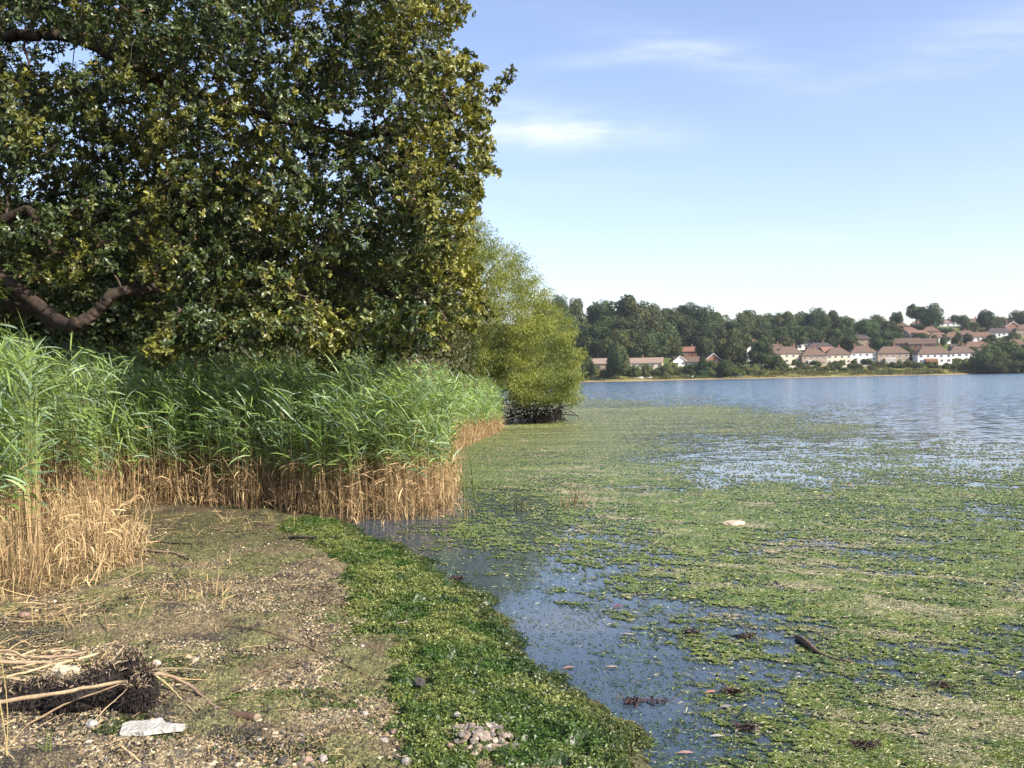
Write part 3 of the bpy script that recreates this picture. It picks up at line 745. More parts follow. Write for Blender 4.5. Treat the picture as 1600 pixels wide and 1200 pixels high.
# sparse stubble between the stands and on the foreshore
st_px = [(240, 930), (270, 915), (300, 900), (345, 925), (350, 880), (250, 870), (320, 935), (230, 960), (290, 940), (380, 830), (420, 815), (360, 815), (460, 825), (300, 830), (215, 970), (105, 985), (60, 975), (310, 915), (345, 945)]
for (a, b) in st_px:
    c = G(a, b); m_ = random.randint(4, 16)
    pb_ = np.stack([c[0] + rng.normal(0, 0.07, m_), c[1] + rng.normal(0, 0.07, m_), np.full(m_, c[2] - 0.01)], -1)
    cc = straw1 * rng.uniform(0.7, 1.3, (m_, 1))
    ribbons(dead, pb_, rng.uniform(0, 6.28, m_), rng.uniform(0.9, 1.7, m_), rng.uniform(0, 0.8, m_), rng.uniform(0.06, 0.28, m_), rng.uniform(0.004, 0.008, m_), 3, cc, prof='stem')
o = acc.build('reed_bed', M_reed); tag(o, 'tall bed of green reeds with drooping leaves behind the shore', 'reeds', kind='stuff')
o = dead.build('dead_reed_stems', M_straw); tag(o, 'dry straw coloured reed stems along the front foot of the reed bed', 'dead reeds', kind='stuff')
# straw litter
acc = Acc()
K = 14000
fx = rng.uniform(-60, 560, K); fy = rng.uniform(800, 1215, K)
w = np.exp(-((fx - 60) / 160) ** 2 - ((fy - 950) / 45) ** 2) + 0.9 * np.exp(-((fx - 50) / 110) ** 2 - ((fy - 1045) / 35) ** 2) + 0.7 * np.exp(-((fy - 814) / 18) ** 2) + 0.06
kk = rng.random(K) < w; fx, fy = fx[kk], fy[kk]
P_ = np.stack([PZ(a, b, 0.13) for a, b in zip(fx, fy)]); P_[:, 2] = np.maximum(ground_h(P_[:, 0], P_[:, 1]), 0) + 0.012; K = len(P_)
ribbons(acc, P_, rng.uniform(0, 6.28, K), rng.uniform(-0.02, 0.35, K), rng.uniform(0, 0.6, K), rng.uniform(0.02, 0.26, K) , rng.uniform(0.003, 0.007, K), 3, straw1 * rng.uniform(0.4, 1.5, (K, 1)), prof='stem')
o = acc.build('straw_litter', M_straw); tag(o, 'broken bits of dry reed lying loose over the mud', 'straw', kind='stuff')

# ------------------------------------------------------------------ trees: skeleton + leaves
def skeleton(init, init_par, pts, bias=0.25):
    """attach every twig point to the nearest existing node; returns nodes, parents"""
    nodes = [np.array(p, float) for p in init]; par = list(init_par)
    root = nodes[0]
    n0 = len(nodes); N = n0 + len(pts)
    arr = np.zeros((N, 3)); arr[:n0] = nodes; plen = np.zeros(N)
    for i in range(1, n0): plen[i] = plen[par[i]] + np.linalg.norm(arr[i] - arr[par[i]])
    d = np.min(np.linalg.norm(pts[:, None] - arr[None, :n0], axis=2), axis=1)
    pts = pts[np.argsort(d)]
    k = n0
    for p in pts:
        dd = np.linalg.norm(arr[:k] - p, axis=1)
        j = int(np.argmin(dd + bias * 0.15 * plen[:k]))
        arr[k] = p; par.append(j); plen[k] = plen[j] + dd[j]; k += 1
    return arr, np.array(par)
def radii(arr, par, tip, power=2.3):
    n = len(arr); plen = np.zeros(n); acc_ = np.zeros(n)
    ch = np.zeros(n, int)
    for i in range(1, n): ch[par[i]] += 1
    # process leaves first (children always have larger index than parents)
    for i in range(n - 1, -1, -1):
        if acc_[i] == 0: acc_[i] = tip ** power
        if i > 0 and par[i] >= 0: acc_[par[i]] += acc_[i]
    return acc_ ** (1 / power)
def bark_mesh(name, arr, par, rad, col, parent, rmax=None, minr=0.0, paths=()):
    a = Acc(); i = np.arange(1, len(arr)); i = i[(par[1:] >= 0)]
    inp = set(k_ for p_ in paths for k_ in p_[1:]); i = np.array([k_ for k_ in i if k_ not in inp])
    for p_ in paths:
        rr_ = rad[p_].copy(); rr_[0] = min(rr_[0], rr_[1] * 1.25); q_ = smooth_path(list(arr[p_]), 4); q_ = q_ + rng.normal(0, 0.008, q_.shape); tube_path(a, q_, np.interp(np.linspace(0, 1, len(q_)), np.linspace(0, 1, len(rr_)), rr_) , col * 0.5, 10, 0.04)
    ra = np.minimum(rad[par[i]], rad[i] * 1.35); rb = rad[i]
    if rmax: ra = np.minimum(ra, rmax); rb = np.minimum(rb, rmax)
    # bend each limb slightly: split in 3
    A = arr[par[i]]; B = arr[i]; ln = np.linalg.norm(B - A, axis=1, keepdims=True)
    wob = np.where((rb > 0.045)[:, None], 0.0, 0.05) * ln
    m1 = A + (B - A) * 0.36 + rng.normal(size=A.shape) * wob; m2 = A + (B - A) * 0.7 + rng.normal(size=A.shape) * wob
    cc = col * rng.uniform(0.7, 1.3, (len(i), 1)); cr = np.repeat(cc, 12, 0)
    r1 = ra * 0.66 + rb * 0.34; r2 = ra * 0.3 + rb * 0.7
    for (p, q, u, v) in ((A, m1, ra, r1), (m1, m2, r1, r2), (m2, B, r2, rb)):
        tubes(a, p, q, u, v, cr, 6)
    return a.build(name, M_bark, parent, smooth=True)
def inpoly(px, py, poly):
    return sdf(np.asarray(px, float), np.asarray(py, float), np.array(poly, float))

# oak leaf: lobed blade folded on its midrib
half = np.array([(0.0, 0.0), (0.10, 0.16), (0.17, 0.30), (0.10, 0.42), (0.26, 0.56), (0.15, 0.68), (0.20, 0.82), (0.0, 1.0)])
mid = np.array([(0, 0, 0.0), (0, 0.42, 0.03), (0, 0.68, 0.02), (0, 1.0, -0.05)])
ov = [tuple(v) for v in mid]
for sgn in (1, -1):
    for (a, b) in half[1:-1]: ov.append((sgn * a, b, 0.09 * a / 0.2))
ov = np.array(ov) - np.array([0, 0.1, 0])
def fan(o): return [(0, o, 1), (o, o + 1, 1), (o + 1, o + 2, 1), (o + 2, o + 3, 1), (1, o + 3, 2), (o + 3, o + 4, 2), (o + 4, o + 5, 2), (2, o + 5, 3)]
of = np.array(fan(4) + [(b, a, c) for (a, b, c) in fan(10)])

oak_poly = [(718, -420), (722, 0), (706, 35), (700, 62), (728, 92), (742, 120), (738, 160), (752, 190), (748, 232), (764, 256), (742, 280), (738, 315), (712, 345), (724, 390), (742, 420), (728, 450), (748, 478), (705, 512), (690, 535), (640, 540), (595, 552), (545, 548), (516, 582), (498, 556), (450, 545), (415, 528), (375, 540), (345, 520), (312, 562), (290, 540), (262, 560), (238, 585), (222, 548), (205, 505), (160, 468), (110, 478), (60, 470), (35, 500), (-20, 510), (-420, 500), (-800, 350), (-800, -300), (-300, -600), (300, -620)]
gaps = [((110, 96), 22), ((28, 70), 16), ((555, 182), 22), ((525, 190), 10), ((120, 15), 10)]
K = 34000
dp = rng.uniform(15.9, 22.5, K)
fx = rng.uniform(-800, 800, K); fy = rng.uniform(-600, 600, K)
sd_o = inpoly(fx, fy, oak_poly)
depth_in = 1 - np.abs((dp - 18.9) / 3.7) ** 2.6
need = 4 + (1 - np.clip(depth_in, 0, 1)) * 90 - 14 * np.clip((fx - 500) / 150, 0, 1)
ok = (sd_o > need) & (depth_in > 0)
nz_ = fbm(fx * 0.014 + dp * 0.9, fy * 0.014 - dp * 0.7, 1.0, 3, 241)
ok &= (nz_ > 0.40)
lim_keep = np.minimum(sdf(fx, fy, np.array([(50, 470), (70, 470), (120, 492), (180, 445), (250, 440), (245, 462), (190, 472), (150, 505), (110, 520), (60, 505)])), 1)
ok &= ~((lim_keep > -14) & (dp < 19.5))
limk2 = sdf(fx, fy, np.array([(-10, 50), (60, 42), (140, 62), (200, 90), (190, 112), (60, 110), (-10, 110)]))
ok &= ~((limk2 > 0) & ((dp < 19) | (nz_ < 0.5)))
for (c, r_) in gaps: ok &= ((fx - c[0]) ** 2 + (fy - c[1]) ** 2 > (r_ + 10 * np.abs(nz_ - .5)) ** 2)
fx, fy, dp, sd_o = fx[ok], fy[ok], dp[ok], sd_o[ok]
# thin out the deep interior and the part well outside the frame
pr = np.where((fx < -60) | (fy < -60), 0.22, 0.74) * np.where(sd_o > 150, 0.8, 1.0)
ok = rng.random(len(fx)) < pr
fx, fy, dp = fx[ok], fy[ok], dp[ok]
# low boughs that droop in front of the reed tops
low_poly = [(215, 500), (300, 490), (420, 500), (560, 500), (680, 490), (690, 505), (640, 520), (560, 528), (532, 532), (524, 560), (510, 574), (500, 560), (496, 532), (450, 526), (360, 520), (316, 530), (308, 548), (296, 530), (272, 540), (252, 572), (238, 566), (232, 530)]
k2 = 2600; fx2 = rng.uniform(200, 705, k2); fy2 = rng.uniform(465, 595, k2); dp2 = rng.uniform(15.0, 16.0, k2)
o2_ = (sdf(fx2, fy2, np.array(low_poly, float)) > 0) & (rng.random(k2) < 0.30) & (fbm(fx2 / 40, fy2 / 40, 1.0, 3, 245) > 0.40)
fx = np.concatenate([fx, fx2[o2_]]); fy = np.concatenate([fy, fy2[o2_]]); dp = np.concatenate([dp, dp2[o2_]])
tw = np.stack([PD(a, b, c) for a, b, c in zip(fx, fy, dp)])
sprig = np.array([PD(*q) for q in [(752, 178, 18), (770, 155, 18), (778, 138, 18), (742, 192, 18), (735, 120, 18.2), (748, 112, 18.2), (790, 122, 18), (800, 114, 18), (722, 90, 18), (765, 262, 17.8)]])
edge_px = [(722, 0), (706, 40), (738, 110), (742, 160), (755, 195), (752, 235), (766, 258), (744, 290), (738, 320), (728, 350), (738, 390), (748, 425), (742, 455), (756, 482), (728, 510), (690, 540), (600, 556), (430, 552), (330, 560), (120, 500)]
ex = []
for (a_, b_) in edge_px:
    for _ in range(3):
        u_ = random.uniform(0.0, 1.0); ex.append(PD(a_ + random.uniform(-14, 10), b_ + random.uniform(-12, 14), random.uniform(17.0, 20.5)))
sprig = np.concatenate([np.array(ex), sprig])
print('oak twigs', len(tw))
def limb(pts, k=3): return list(smooth_path([PD(a, b, c + 5.0) for a, b, c in pts], k))
trunk_base = PD(-420, 700, 19); trunk_base[2] = 0.1
T0 = [trunk_base, PD(-415, 580, 18.8), PD(-410, 450, 18.6)]
init = list(T0); ipar = [-1, 0, 1]
limb_r = {}; limb_paths = []
def add_limb(pts, at_, k=3, r0=0.1, r1=0.05):
    L_ = limb(pts, k); prev = at_; path_ = [at_]
    for i_, q in enumerate(L_): init.append(q); ipar.append(prev); prev = len(init) - 1; limb_r[prev] = r0 + (r1 - r0) * i_ / len(L_); path_.append(prev)
    limb_paths.append(path_)
    return prev
e1 = add_limb([(-400, 450, 13.2), (-150, 470, 12.6), (40, 482, 12.2), (80, 500, 12), (115, 508, 11.4), (150, 488, 11.4), (180, 458, 11.4), (235, 452, 12.2), (300, 430, 13.2), (380, 440, 13.8), (500, 470, 14)], 2, 4, 0.155, 0.05)
e2 = add_limb([(-450, 300, 13.6), (-250, 170, 13.5), (-60, 70, 13.4), (40, 55, 13.3), (120, 60, 13.2), (200, 100, 13.2), (320, 150, 13.4), (450, 190, 13.6), (560, 210, 13.5), (660, 200, 13.3)], 2, 4, 0.15, 0.05)
e3 = add_limb([(-420, 360, 13.9), (-150, 330, 14.4), (100, 340, 14.3), (260, 330, 14), (380, 300, 13.6), (470, 390, 13.4), (560, 440, 13.2), (640, 470, 13)], 2, 4, 0.12, 0.04)
e4 = add_limb([(-460, 200, 14), (-200, 0, 14), (0, -120, 14), (200, -150, 14), (420, -100, 14), (600, -60, 14)], 2)
e5 = add_limb([(-60, 380, 11.8), (40, 330, 11.5), (60, 360, 11.4), (85, 395, 11.4)], e1 - 26)
arr, par = skeleton(init, ipar, np.concatenate([tw, sprig]))
rad = radii(arr, par, 0.0055, 2.05)
rad = np.minimum(rad, 0.30); rad[len(init):] = np.minimum(rad[len(init):], 0.075)
for k_, v_ in limb_r.items(): rad[k_] = v_
for i in range(3): rad[i] = 0.36 - 0.03 * i
oak = empty('oak_tree', (trunk_base[0], trunk_base[1], trunk_base[2]))
tag(oak, 'large dark green oak whose low spreading limbs hang over the reeds', 'oak tree')
off = np.array(oak.location)
bark_mesh('trunk', arr - off, par, rad, np.array([0.085, 0.062, 0.045]), oak, paths=limb_paths)
# leaves round every twig
nodes = arr[len(init):]; n = len(nodes)
nros, per = 6, 9
sp_d = np.min(np.linalg.norm(nodes[:, None] - sprig[None], axis=2), axis=1); srt = np.repeat(sp_d < 1e-5, nros)
cc_ = np.repeat(nodes, nros, 0); m_ = len(cc_)
od = rng.normal(size=(m_, 3)); od /= np.linalg.norm(od, axis=1, keepdims=True)
cc_ = cc_ + od * (rng.random(m_) ** 0.5 * np.where(srt, 0.13, 0.27))[:, None] * np.array([1.1, 1.0, 0.85])
axis = od + np.array([0.1, -0.1, 0.35]) + rng.normal(0, 0.3, (m_, 3)); axis /= np.linalg.norm(axis, axis=1, keepdims=True)
ros_tone = np.repeat(rng.normal(0, 0.22, m_), per)
lp = np.repeat(cc_, per, 0); ax_ = np.repeat(axis, per, 0); nk = len(lp)
ld = rng.normal(size=(nk, 3)); ld -= ax_ * np.sum(ld * ax_, 1, keepdims=True); ld /= np.linalg.norm(ld, axis=1, keepdims=True)
ld = ld + ax_ * rng.uniform(-0.15, 0.9, (nk, 1)); ld[:, 2] -= 0.15; ld /= np.linalg.norm(ld, axis=1, keepdims=True)
zn = ax_ + np.array([0, 0, 0.3]) + rng.normal(0, 0.3, (nk, 3)); zn -= ld * np.sum(zn * ld, 1, keepdims=True); zn /= np.linalg.norm(zn, axis=1, keepdims=True)
leafR = np.stack([np.cross(ld, zn), ld, zn], -1)
lp = lp + ax_ * rng.uniform(-0.05, 0.03, (nk, 1)); sz = rng.uniform(0.075, 0.14, nk)
pxl, pyl = project(lp[:, 0], lp[:, 1], lp[:, 2])
tonec = fbm(pxl / 60.0, pyl / 60.0 + lp[:, 1], 1.0, 3, 251)
rightness = np.clip((lp[:, 0] + 3.2) / 2.6, 0, 1) * 0.6          # right side painted lighter and yellower, standing in for sun on the leaves
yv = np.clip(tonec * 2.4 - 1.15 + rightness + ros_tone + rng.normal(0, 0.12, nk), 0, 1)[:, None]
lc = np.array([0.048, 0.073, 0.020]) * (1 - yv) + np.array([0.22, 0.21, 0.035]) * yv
br = rng.random((nk, 1)) < 0.02
lc = np.where(br, np.array([0.16, 0.10, 0.04]), lc) * rng.uniform(0.5, 1.5, (nk, 1))
a = Acc()
keep_in = (pxl > -330) & (pyl > -330) | (rng.random(nk) < 0.4)
lp, leafR, sz, lc = lp[keep_in], leafR[keep_in], sz[keep_in], lc[keep_in]
print('oak leaves', len(lp))
stamp(a, ov, of, lp - off, leafR, sz, lc)
a.build('foliage', M_oakleaf, oak)

# willow leaning over the water
wbase = PD(700, 648, 49.0); wbase[2] = 0.15
wil_poly = [(640, 330), (700, 335), (730, 333), (745, 340), (775, 368), (800, 385), (818, 400), (838, 425), (850, 450), (878, 470), (890, 495), (905, 520), (912, 550), (910, 580), (912, 605), (896, 632), (865, 640), (820, 628), (780, 640), (740, 640), (600, 640), (560, 500), (600, 400)]
K = 11000
fx = rng.uniform(560, 920, K); fy = rng.uniform(330, 645, K); dp = rng.uniform(45, 53, K)
sdw = inpoly(fx, fy, wil_poly); di = 1 - np.abs((dp - 49) / 4.2) ** 2
ok = (sdw > 3 + (1 - np.clip(di, 0, 1)) * 60) & (di > 0) & (fbm(fx / 24, fy / 24 + dp * .6, 1.0, 3, 261) > 0.42)
ok &= rng.random(K) < 0.55
fx, fy, dp = fx[ok], fy[ok], dp[ok]
fx = np.concatenate([fx, rng.uniform(800, 903, 130)]); fy = np.concatenate([fy, rng.uniform(590, 634, 130)]); dp = np.concatenate([dp, rng.uniform(43.8, 46, 130)])
tw = np.stack([PD(a, b, c) for a, b, c in zip(fx, fy, dp)]); print('willow twigs', len(tw))
W0 = [wbase, PD(705, 610, 49), PD(715, 560, 49)]
init = list(W0); ipar = [-1, 0, 1]
def add_limb2(pts, at_, k=3):
    prev = at_
    for q in smooth_path([PD(*p) for p in pts], k): init.append(q); ipar.append(prev); prev = len(init) - 1
    return prev
add_limb2([(730, 590, 48.5), (765, 545, 48), (800, 543, 47.6), (840, 552, 47.4), (870, 556, 47.4)], 1)
add_limb2([(730, 500, 49), (760, 430, 49), (790, 400, 49)], 2)
add_limb2([(740, 620, 48), (790, 625, 47.5), (840, 615, 47.5), (870, 600, 47.5)], 1)
add_limb2([(690, 500, 49), (680, 420, 49.5), (720, 370, 49.5)], 2)
arr, par = skeleton(init, ipar, tw)
rad = np.minimum(radii(arr, par, 0.006, 2.1), 0.22)
wil = empty('willow_tree', wbase); tag(wil, 'pale yellow green willow leaning out over the lake edge', 'willow tree'); off = np.array(wil.location)
bark_mesh('trunk', arr - off, par, rad, np.array([0.09, 0.075, 0.055]), wil)
a = Acc()
nodes = arr[len(init):]; per = 96; cen = np.repeat(nodes, per, 0); nk = len(cen)
wand = np.repeat(rng.uniform(0, 6.28, (len(nodes), 1)), per, 0)[:, 0]
t = rng.random(nk)
strand = rng.integers(0, 7, nk) * 0.9 + wand
ln = 0.85 * t
lp = cen + np.stack([np.cos(strand) * ln * 0.55, np.sin(strand) * ln * 0.55, ln * 0.75 - 0.9 * (ln ** 2) * rng.uniform(0.3, 1.0, nk)], -1) + rng.normal(0, 0.09, (nk, 3))
pxl, pyl = project(lp[:, 0], lp[:, 1], lp[:, 2])
tn = np.clip(fbm(pxl / 26.0, pyl / 26.0 + lp[:, 1] * .5, 1.0, 3, 271) * 2.2 - 0.6 + rng.normal(0, .15, nk), 0, 1)[:, None]
lc = (np.array([0.12, 0.155, 0.035]) * (1 - tn) + np.array([0.27, 0.29, 0.065]) * tn) * rng.uniform(0.7, 1.3, (nk, 1))
ribbons(a, lp - off, strand + rng.normal(0, .7, nk), rng.uniform(-1.3, 1.2, nk), rng.uniform(-.3, .9, nk), rng.uniform(0.09, 0.17, nk), rng.uniform(0.022, 0.038, nk), 2, lc)
print('willow leaves', nk)
a.build('foliage', M_willow, wil)
# bare black hanging stems and roots under the willow
a = Acc(); K = 120
fx = np.clip(rng.normal(840, 28, K), 785, 878); dp = rng.uniform(44.5, 48, K)
topz = rng.uniform(0.15, 0.95, K) * (0.55 + 0.9 * vnoise(fx / 9.0, fx * 0, 5)) * np.where(fx > 870, 0.7, 1)
for i in range(K):
    p = PD(fx[i], 640, dp[i]); q0 = np.array([p[0], p[1], topz[i]]); L_ = min(topz[i] + 0.05, random.uniform(0.3, 1.2))
    q1 = q0 + np.array([random.gauss(0, .3), random.gauss(0, .2), -L_ * 0.5]); q2 = q1 + np.array([random.gauss(0, .18), random.gauss(0, .12), -L_ * 0.5])
    tubes(a, [q0 - off, q1 - off], [q1 - off, q2 - off], [0.022, 0.016], [0.016, 0.008], np.array([0.022, 0.018, 0.016]), 4)
for i in range(26):
    p = PD(random.uniform(782, 885), 625, random.uniform(45, 48)); p[2] = random.uniform(0.4, 1.1)
    q = p + np.array([random.uniform(-1.3, 1.3), random.uniform(-.6, .6), random.uniform(-.2, .3)])
    tubes(a, [p - off], [q - off], [0.03], [0.018], np.array([0.04, 0.03, 0.024]), 5)
for i in range(60):
    pass
a.build('hanging_root', M_bark, wil)['kind'] = 'stuff'
# dark ragged weed caught on the stems
a = Acc(); K = 1500
fx = np.clip(rng.normal(838, 28, K), 785, 874); dpp = rng.uniform(44.5, 47.5, K)
P_ = np.stack([PD(u, 640, v) for u, v in zip(fx, dpp)]); P_[:, 2] = (0.1 + rng.random(K) * 0.95 * (0.4 + 0.8 * vnoise(fx / 7.0, fx * 0, 9))).clip(0.05, 1.2)
ribbons(a, P_ - off, rng.uniform(0, 6.28, K), rng.uniform(-1.6, 0.5, K), rng.uniform(0, 1, K), rng.uniform(0.1, 0.3, K), rng.uniform(0.02, 0.05, K), 2, np.array([0.028, 0.022, 0.018]) * rng.uniform(0.5, 1.6, (K, 1)))
o = a.build('caught_weed', M_bark, wil); o['kind'] = 'stuff'

# generic broadleaf tree made of lobes (prototype, copied)
def lobed_tree(name, h, w, nlobes, nleaf, leaf, seed, colA, colB, mat, flat=1.0, trunk=0.28, openness=0.0, base_frac=0.12, spike=False):
    rg = np.random.default_rng(seed)
    root = empty(name, (0, 0, 0))
    cz = h * (base_frac + 1) / 2; rz = h * (1 - base_frac) / 2; rw = w / 2
    lob = []
    for i in range(nlobes):
        d = rg.normal(size=3); d /= np.linalg.norm(d)
        r_ = rg.uniform(0.45, 0.78)
        if spike:
            tz = rg.random(); lob.append((np.array([d[0] * rw * .55 * (1 - tz), d[1] * rw * .55 * (1 - tz), h * (base_frac + (0.9 - base_frac) * tz)]), rw * (0.55 - 0.38 * tz)))
        else:
            lob.append((np.array([d[0] * rw * r_, d[1] * rw * r_, cz + d[2] * rz * r_]), rg.uniform(0.24, 0.46) * min(rw, rz) * 1.05))
    lob.append((np.array([0, 0, cz]), 0.62 * min(rw, rz)))
    vol = np.array([l[1] ** 2 for l in lob]); pk = rg.choice(len(lob), nleaf, p=vol / vol.sum())
    lc_ = np.array([l[0] for l in lob])[pk]; lr = np.array([l[1] for l in lob])[pk]
    d = rg.normal(size=(nleaf, 3)); d /= np.linalg.norm(d, axis=1, keepdims=True)
    rr_ = 0.72 + 0.34 * rg.random(nleaf) ** 0.7
    # small bumps on each lobe
    bump_ = 1 + 0.16 * np.sin(d[:, 0] * 7 + pk) * np.sin(d[:, 1] * 6 + 2 * pk) * np.sin(d[:, 2] * 6 + pk)
    P = lc_ + d * (lr * rr_ * bump_)[:, None] * np.array([1, 1, flat])
    nr_ = d + rg.normal(0, 0.38, (nleaf, 3)); 
    global rng
    sv = rng; rng = rg
    Rm = frames(nr_, nleaf)
    lobt = rg.random(len(lob))[pk][:, None]
    col = (colA * (1 - lobt) + colB * lobt) * rg.uniform(0.65, 1.35, (nleaf, 1))
    tv = np.array([(-.5, -.3, 0), (.15, -.5, .1), (.5, .2, 0), (-.1, .5, .12)]); tf = np.array([(0, 1, 2, 3)])
    a = Acc(); stamp(a, tv, tf, P, Rm, leaf * rg.uniform(0.6, 1.4, nleaf), col)
    a.build('crown', mat, root)
    b = Acc()
    tube_path(b, smooth_path([(0, 0, -1.0), (0.02 * w, 0, h * 0.2), (-0.01 * w, 0.01 * w, h * 0.45), (0, 0, h * 0.7)], 3), np.linspace(trunk, trunk * 0.3, 10), np.array([0.07, 0.055, 0.04]), 7, 0.08)
    A_ = []; B_ = []
    for l in lob[:10]: A_.append((0, 0, h * rg.uniform(0.2, 0.45))); B_.append(l[0])
    tubes(b, np.array(A_), np.array(B_), np.full(len(A_), trunk * 0.45), np.full(len(A_), trunk * 0.12), np.array([0.07, 0.055, 0.04]), 5)
    b.build('trunk', M_bark, root)
    rng = sv
    return root
def copy_tree(o, parent=None):
    c = o.copy(); C.objects.link(c)
    if parent is not None: c.parent = parent
    for ch in list(o.children): copy_tree(ch, c)
    return c
ONES = ['first', 'second', 'third', 'fourth', 'fifth', 'sixth', 'seventh', 'eighth', 'ninth', 'tenth', 'eleventh', 'twelfth', 'thirteenth', 'fourteenth', 'fifteenth', 'sixteenth', 'seventeenth', 'eighteenth', 'nineteenth']
TENS = {2: ('twenty', 'twentieth'), 3: ('thirty', 'thirtieth'), 4: ('forty', 'fortieth'), 5: ('fifty', 'fiftieth'), 6: ('sixty', 'sixtieth'), 7: ('seventy', 'seventieth'), 8: ('eighty', 'eightieth'), 9: ('ninety', 'ninetieth')}
def ordw(n):
    if n < 20: return ONES[n - 1]
    return TENS[n // 10][1] if n % 10 == 0 else TENS[n // 10][0] + '-' + ONES[n % 10 - 1]
def ordn(i): return 'leftmost' if i == 0 else ordw(i + 1) + ' from the left'
used_proto = {}
def use(proto, x, y, z, sx, sz, rz, label, cat, group):
    if proto.name not in used_proto: used_proto[proto.name] = 1; o = proto
    else: o = copy_tree(proto)
    o.location = (x, y, z); o.scale = (sx, sx, sz); o.rotation_euler = (0, 0, rz)
    tag(o, label, cat, group); return o

# dark thicket trees behind the oak and reeds (left bank)
gA = np.array([0.035, 0.06, 0.016]); gB = np.array([0.085, 0.105, 0.03])
bt = [lobed_tree('bank_tree', 9.0, 7.5, 30, 52000, 0.12, 31, gA, gB, M_backtree, trunk=0.22, base_frac=0.02),
      lobed_tree('bank_tree', 7.0, 8.0, 28, 52000, 0.12, 32, gA, np.array([0.11, 0.10, 0.035]), M_backtree, trunk=0.2, base_frac=0.0)]
bts = [(-240, 29, 0, 1.25, 1.1), (-30, 31, 1, 1.1, 1.25), (150, 29, 0, 1.0, 0.95), (330, 32, 1, 1.1, 1.1), (480, 34, 0, 1.0, 0.85), (600, 38, 1, .9, .95), (250, 42, 0, 1.5, 1.3), (560, 46, 1, 1.2, 1.15), (655, 44, 0, 0.75, 0.62), (20, 40, 1, 1.6, 1.4)]
bts.sort()
for i, (px, d, k, sx, sz_) in enumerate(bts):
    p = PD(px, 600, d)
    use(bt[k], p[0], p[1], 0.15, sx, sz_, random.uniform(0, 6.28), 'dark leafy tree behind the oak and reeds, ' + ordn(i), 'tree', 'dark trees behind the reed bed')

# ------------------------------------------------------------------ far shore terrain
prof_s = np.array([-400, -30, 0, 5, 30, 60, 120, 200, 270, 340, 480, 900, 2000]); prof_z = np.array([-3, -2, 0.0, 0.9, 3.2, 8.2, 17, 31, 42, 46, 44, 30, 10])
def shore_r(u):                       # u = x/y (tangent of azimuth)
    return 452 + (u - 0.08) * 160 + 6 * np.sin(u * 40) + 3 * np.sin(u * 97)
def far_h(x, y):
    u = x / np.maximum(y, 1.0); s_ = y - shore_r(u)
    z = np.interp(s_, prof_s, prof_z)
    k = np.interp(u, [-0.5, 0.0, 0.18, 0.24, 0.38, 0.5, 0.8], [1.0, 1.0, 0.95, 0.80, 0.82, 0.92, 0.85])
    z = np.where(z > 4, 4 + (z - 4) * k, z)
    return z + (fbm(x, y, 30.0, 3, 281) - 0.5) * 2.0 * np.clip(s_ / 60, 0, 1)
tu = np.linspace(-1.2, 1.3, 420); ty = np.concatenate([np.linspace(0, 40, 30), np.linspace(42, 420, 110), np.linspace(440, 1500, 30)])
TU, TS = np.meshgrid(tu, ty); TY = shore_r(TU) - 6 + TS; TX = TU * TY
TZ = far_h(TX, TY)
ti = (np.arange(len(ty) - 1)[:, None] * len(tu) + np.arange(len(tu) - 1)[None]).ravel()
m, nt, out = nmat('hillside_grass')
geo = node(nt, 'ShaderNodeNewGeometry'); sp = node(nt, 'ShaderNodeSeparateXYZ', {0: geo.outputs['Position']})
nz = node(nt, 'ShaderNodeTexNoise', {'Vector': geo.outputs['Position'], 'Scale': 0.08, 'Detail': 8.0, 'Roughness': 0.7})
nz2 = node(nt, 'ShaderNodeTexNoise', {'Vector': geo.outputs['Position'], 'Scale': 0.5, 'Detail': 4.0})
zz_ = node(nt, 'ShaderNodeMath', {0: sp.outputs[2], 1: node(nt, 'ShaderNodeMapRange', {'Value': nz2.outputs['Fac'], 'To Min': -0.5, 'To Max': 0.5}).outputs[0]}, operation='ADD')
cr = node(nt, 'ShaderNodeValToRGB', {'Fac': nz.outputs['Fac']})
e = cr.color_ramp.elements; e[0].position = 0.35; e[0].color = (0.05, 0.075, 0.02, 1); e[1].position = 0.65; e[1].color = (0.13, 0.14, 0.045, 1)
sand = node(nt, 'ShaderNodeMapRange', {'Value': zz_.outputs[0], 'From Min': 0.25, 'From Max': 0.6}, interpolation_type='SMOOTHSTEP')
marsh = node(nt, 'ShaderNodeMapRange', {'Value': zz_.outputs[0], 'From Min': 3.0, 'From Max': 4.5}, interpolation_type='SMOOTHSTEP')
m1 = node(nt, 'ShaderNodeMixRGB', {'Fac': marsh.outputs[0], 'Color1': (0.17, 0.16, 0.05, 1), 'Color2': cr.outputs[0]})
m2 = node(nt, 'ShaderNodeMixRGB', {'Fac': sand.outputs[0], 'Color1': (0.25, 0.185, 0.11, 1), 'Color2': m1.outputs[0]})
p = node(nt, 'ShaderNodeBsdfPrincipled', {'Base Color': m2.outputs[0], 'Roughness': 0.95, 'Specular IOR Level': 0.1})
nt.links.new(p.outputs[0], out.inputs[0])
hill = mesh_np('hillside', np.stack([TX, TY, TZ], -1), np.stack([ti, ti + 1, ti + len(tu) + 1, ti + len(tu)], -1), m, smooth=True); tag(hill, kind='structure')
def HIT(px, py, default=0):
    """first point of the far hillside seen at a pixel of the photo"""
    d = ray(px, py); ys = np.arange(440, 900, 0.5); xs = d[0] / d[1] * ys; zs = CAM[2] + d[2] / d[1] * ys
    hz = far_h(xs, ys); k = np.where(hz > zs)[0]
    if len(k) == 0: k = [int(np.argmax(hz - zs))]
    i = k[0]; return np.array([xs[i], ys[i], hz[i]])

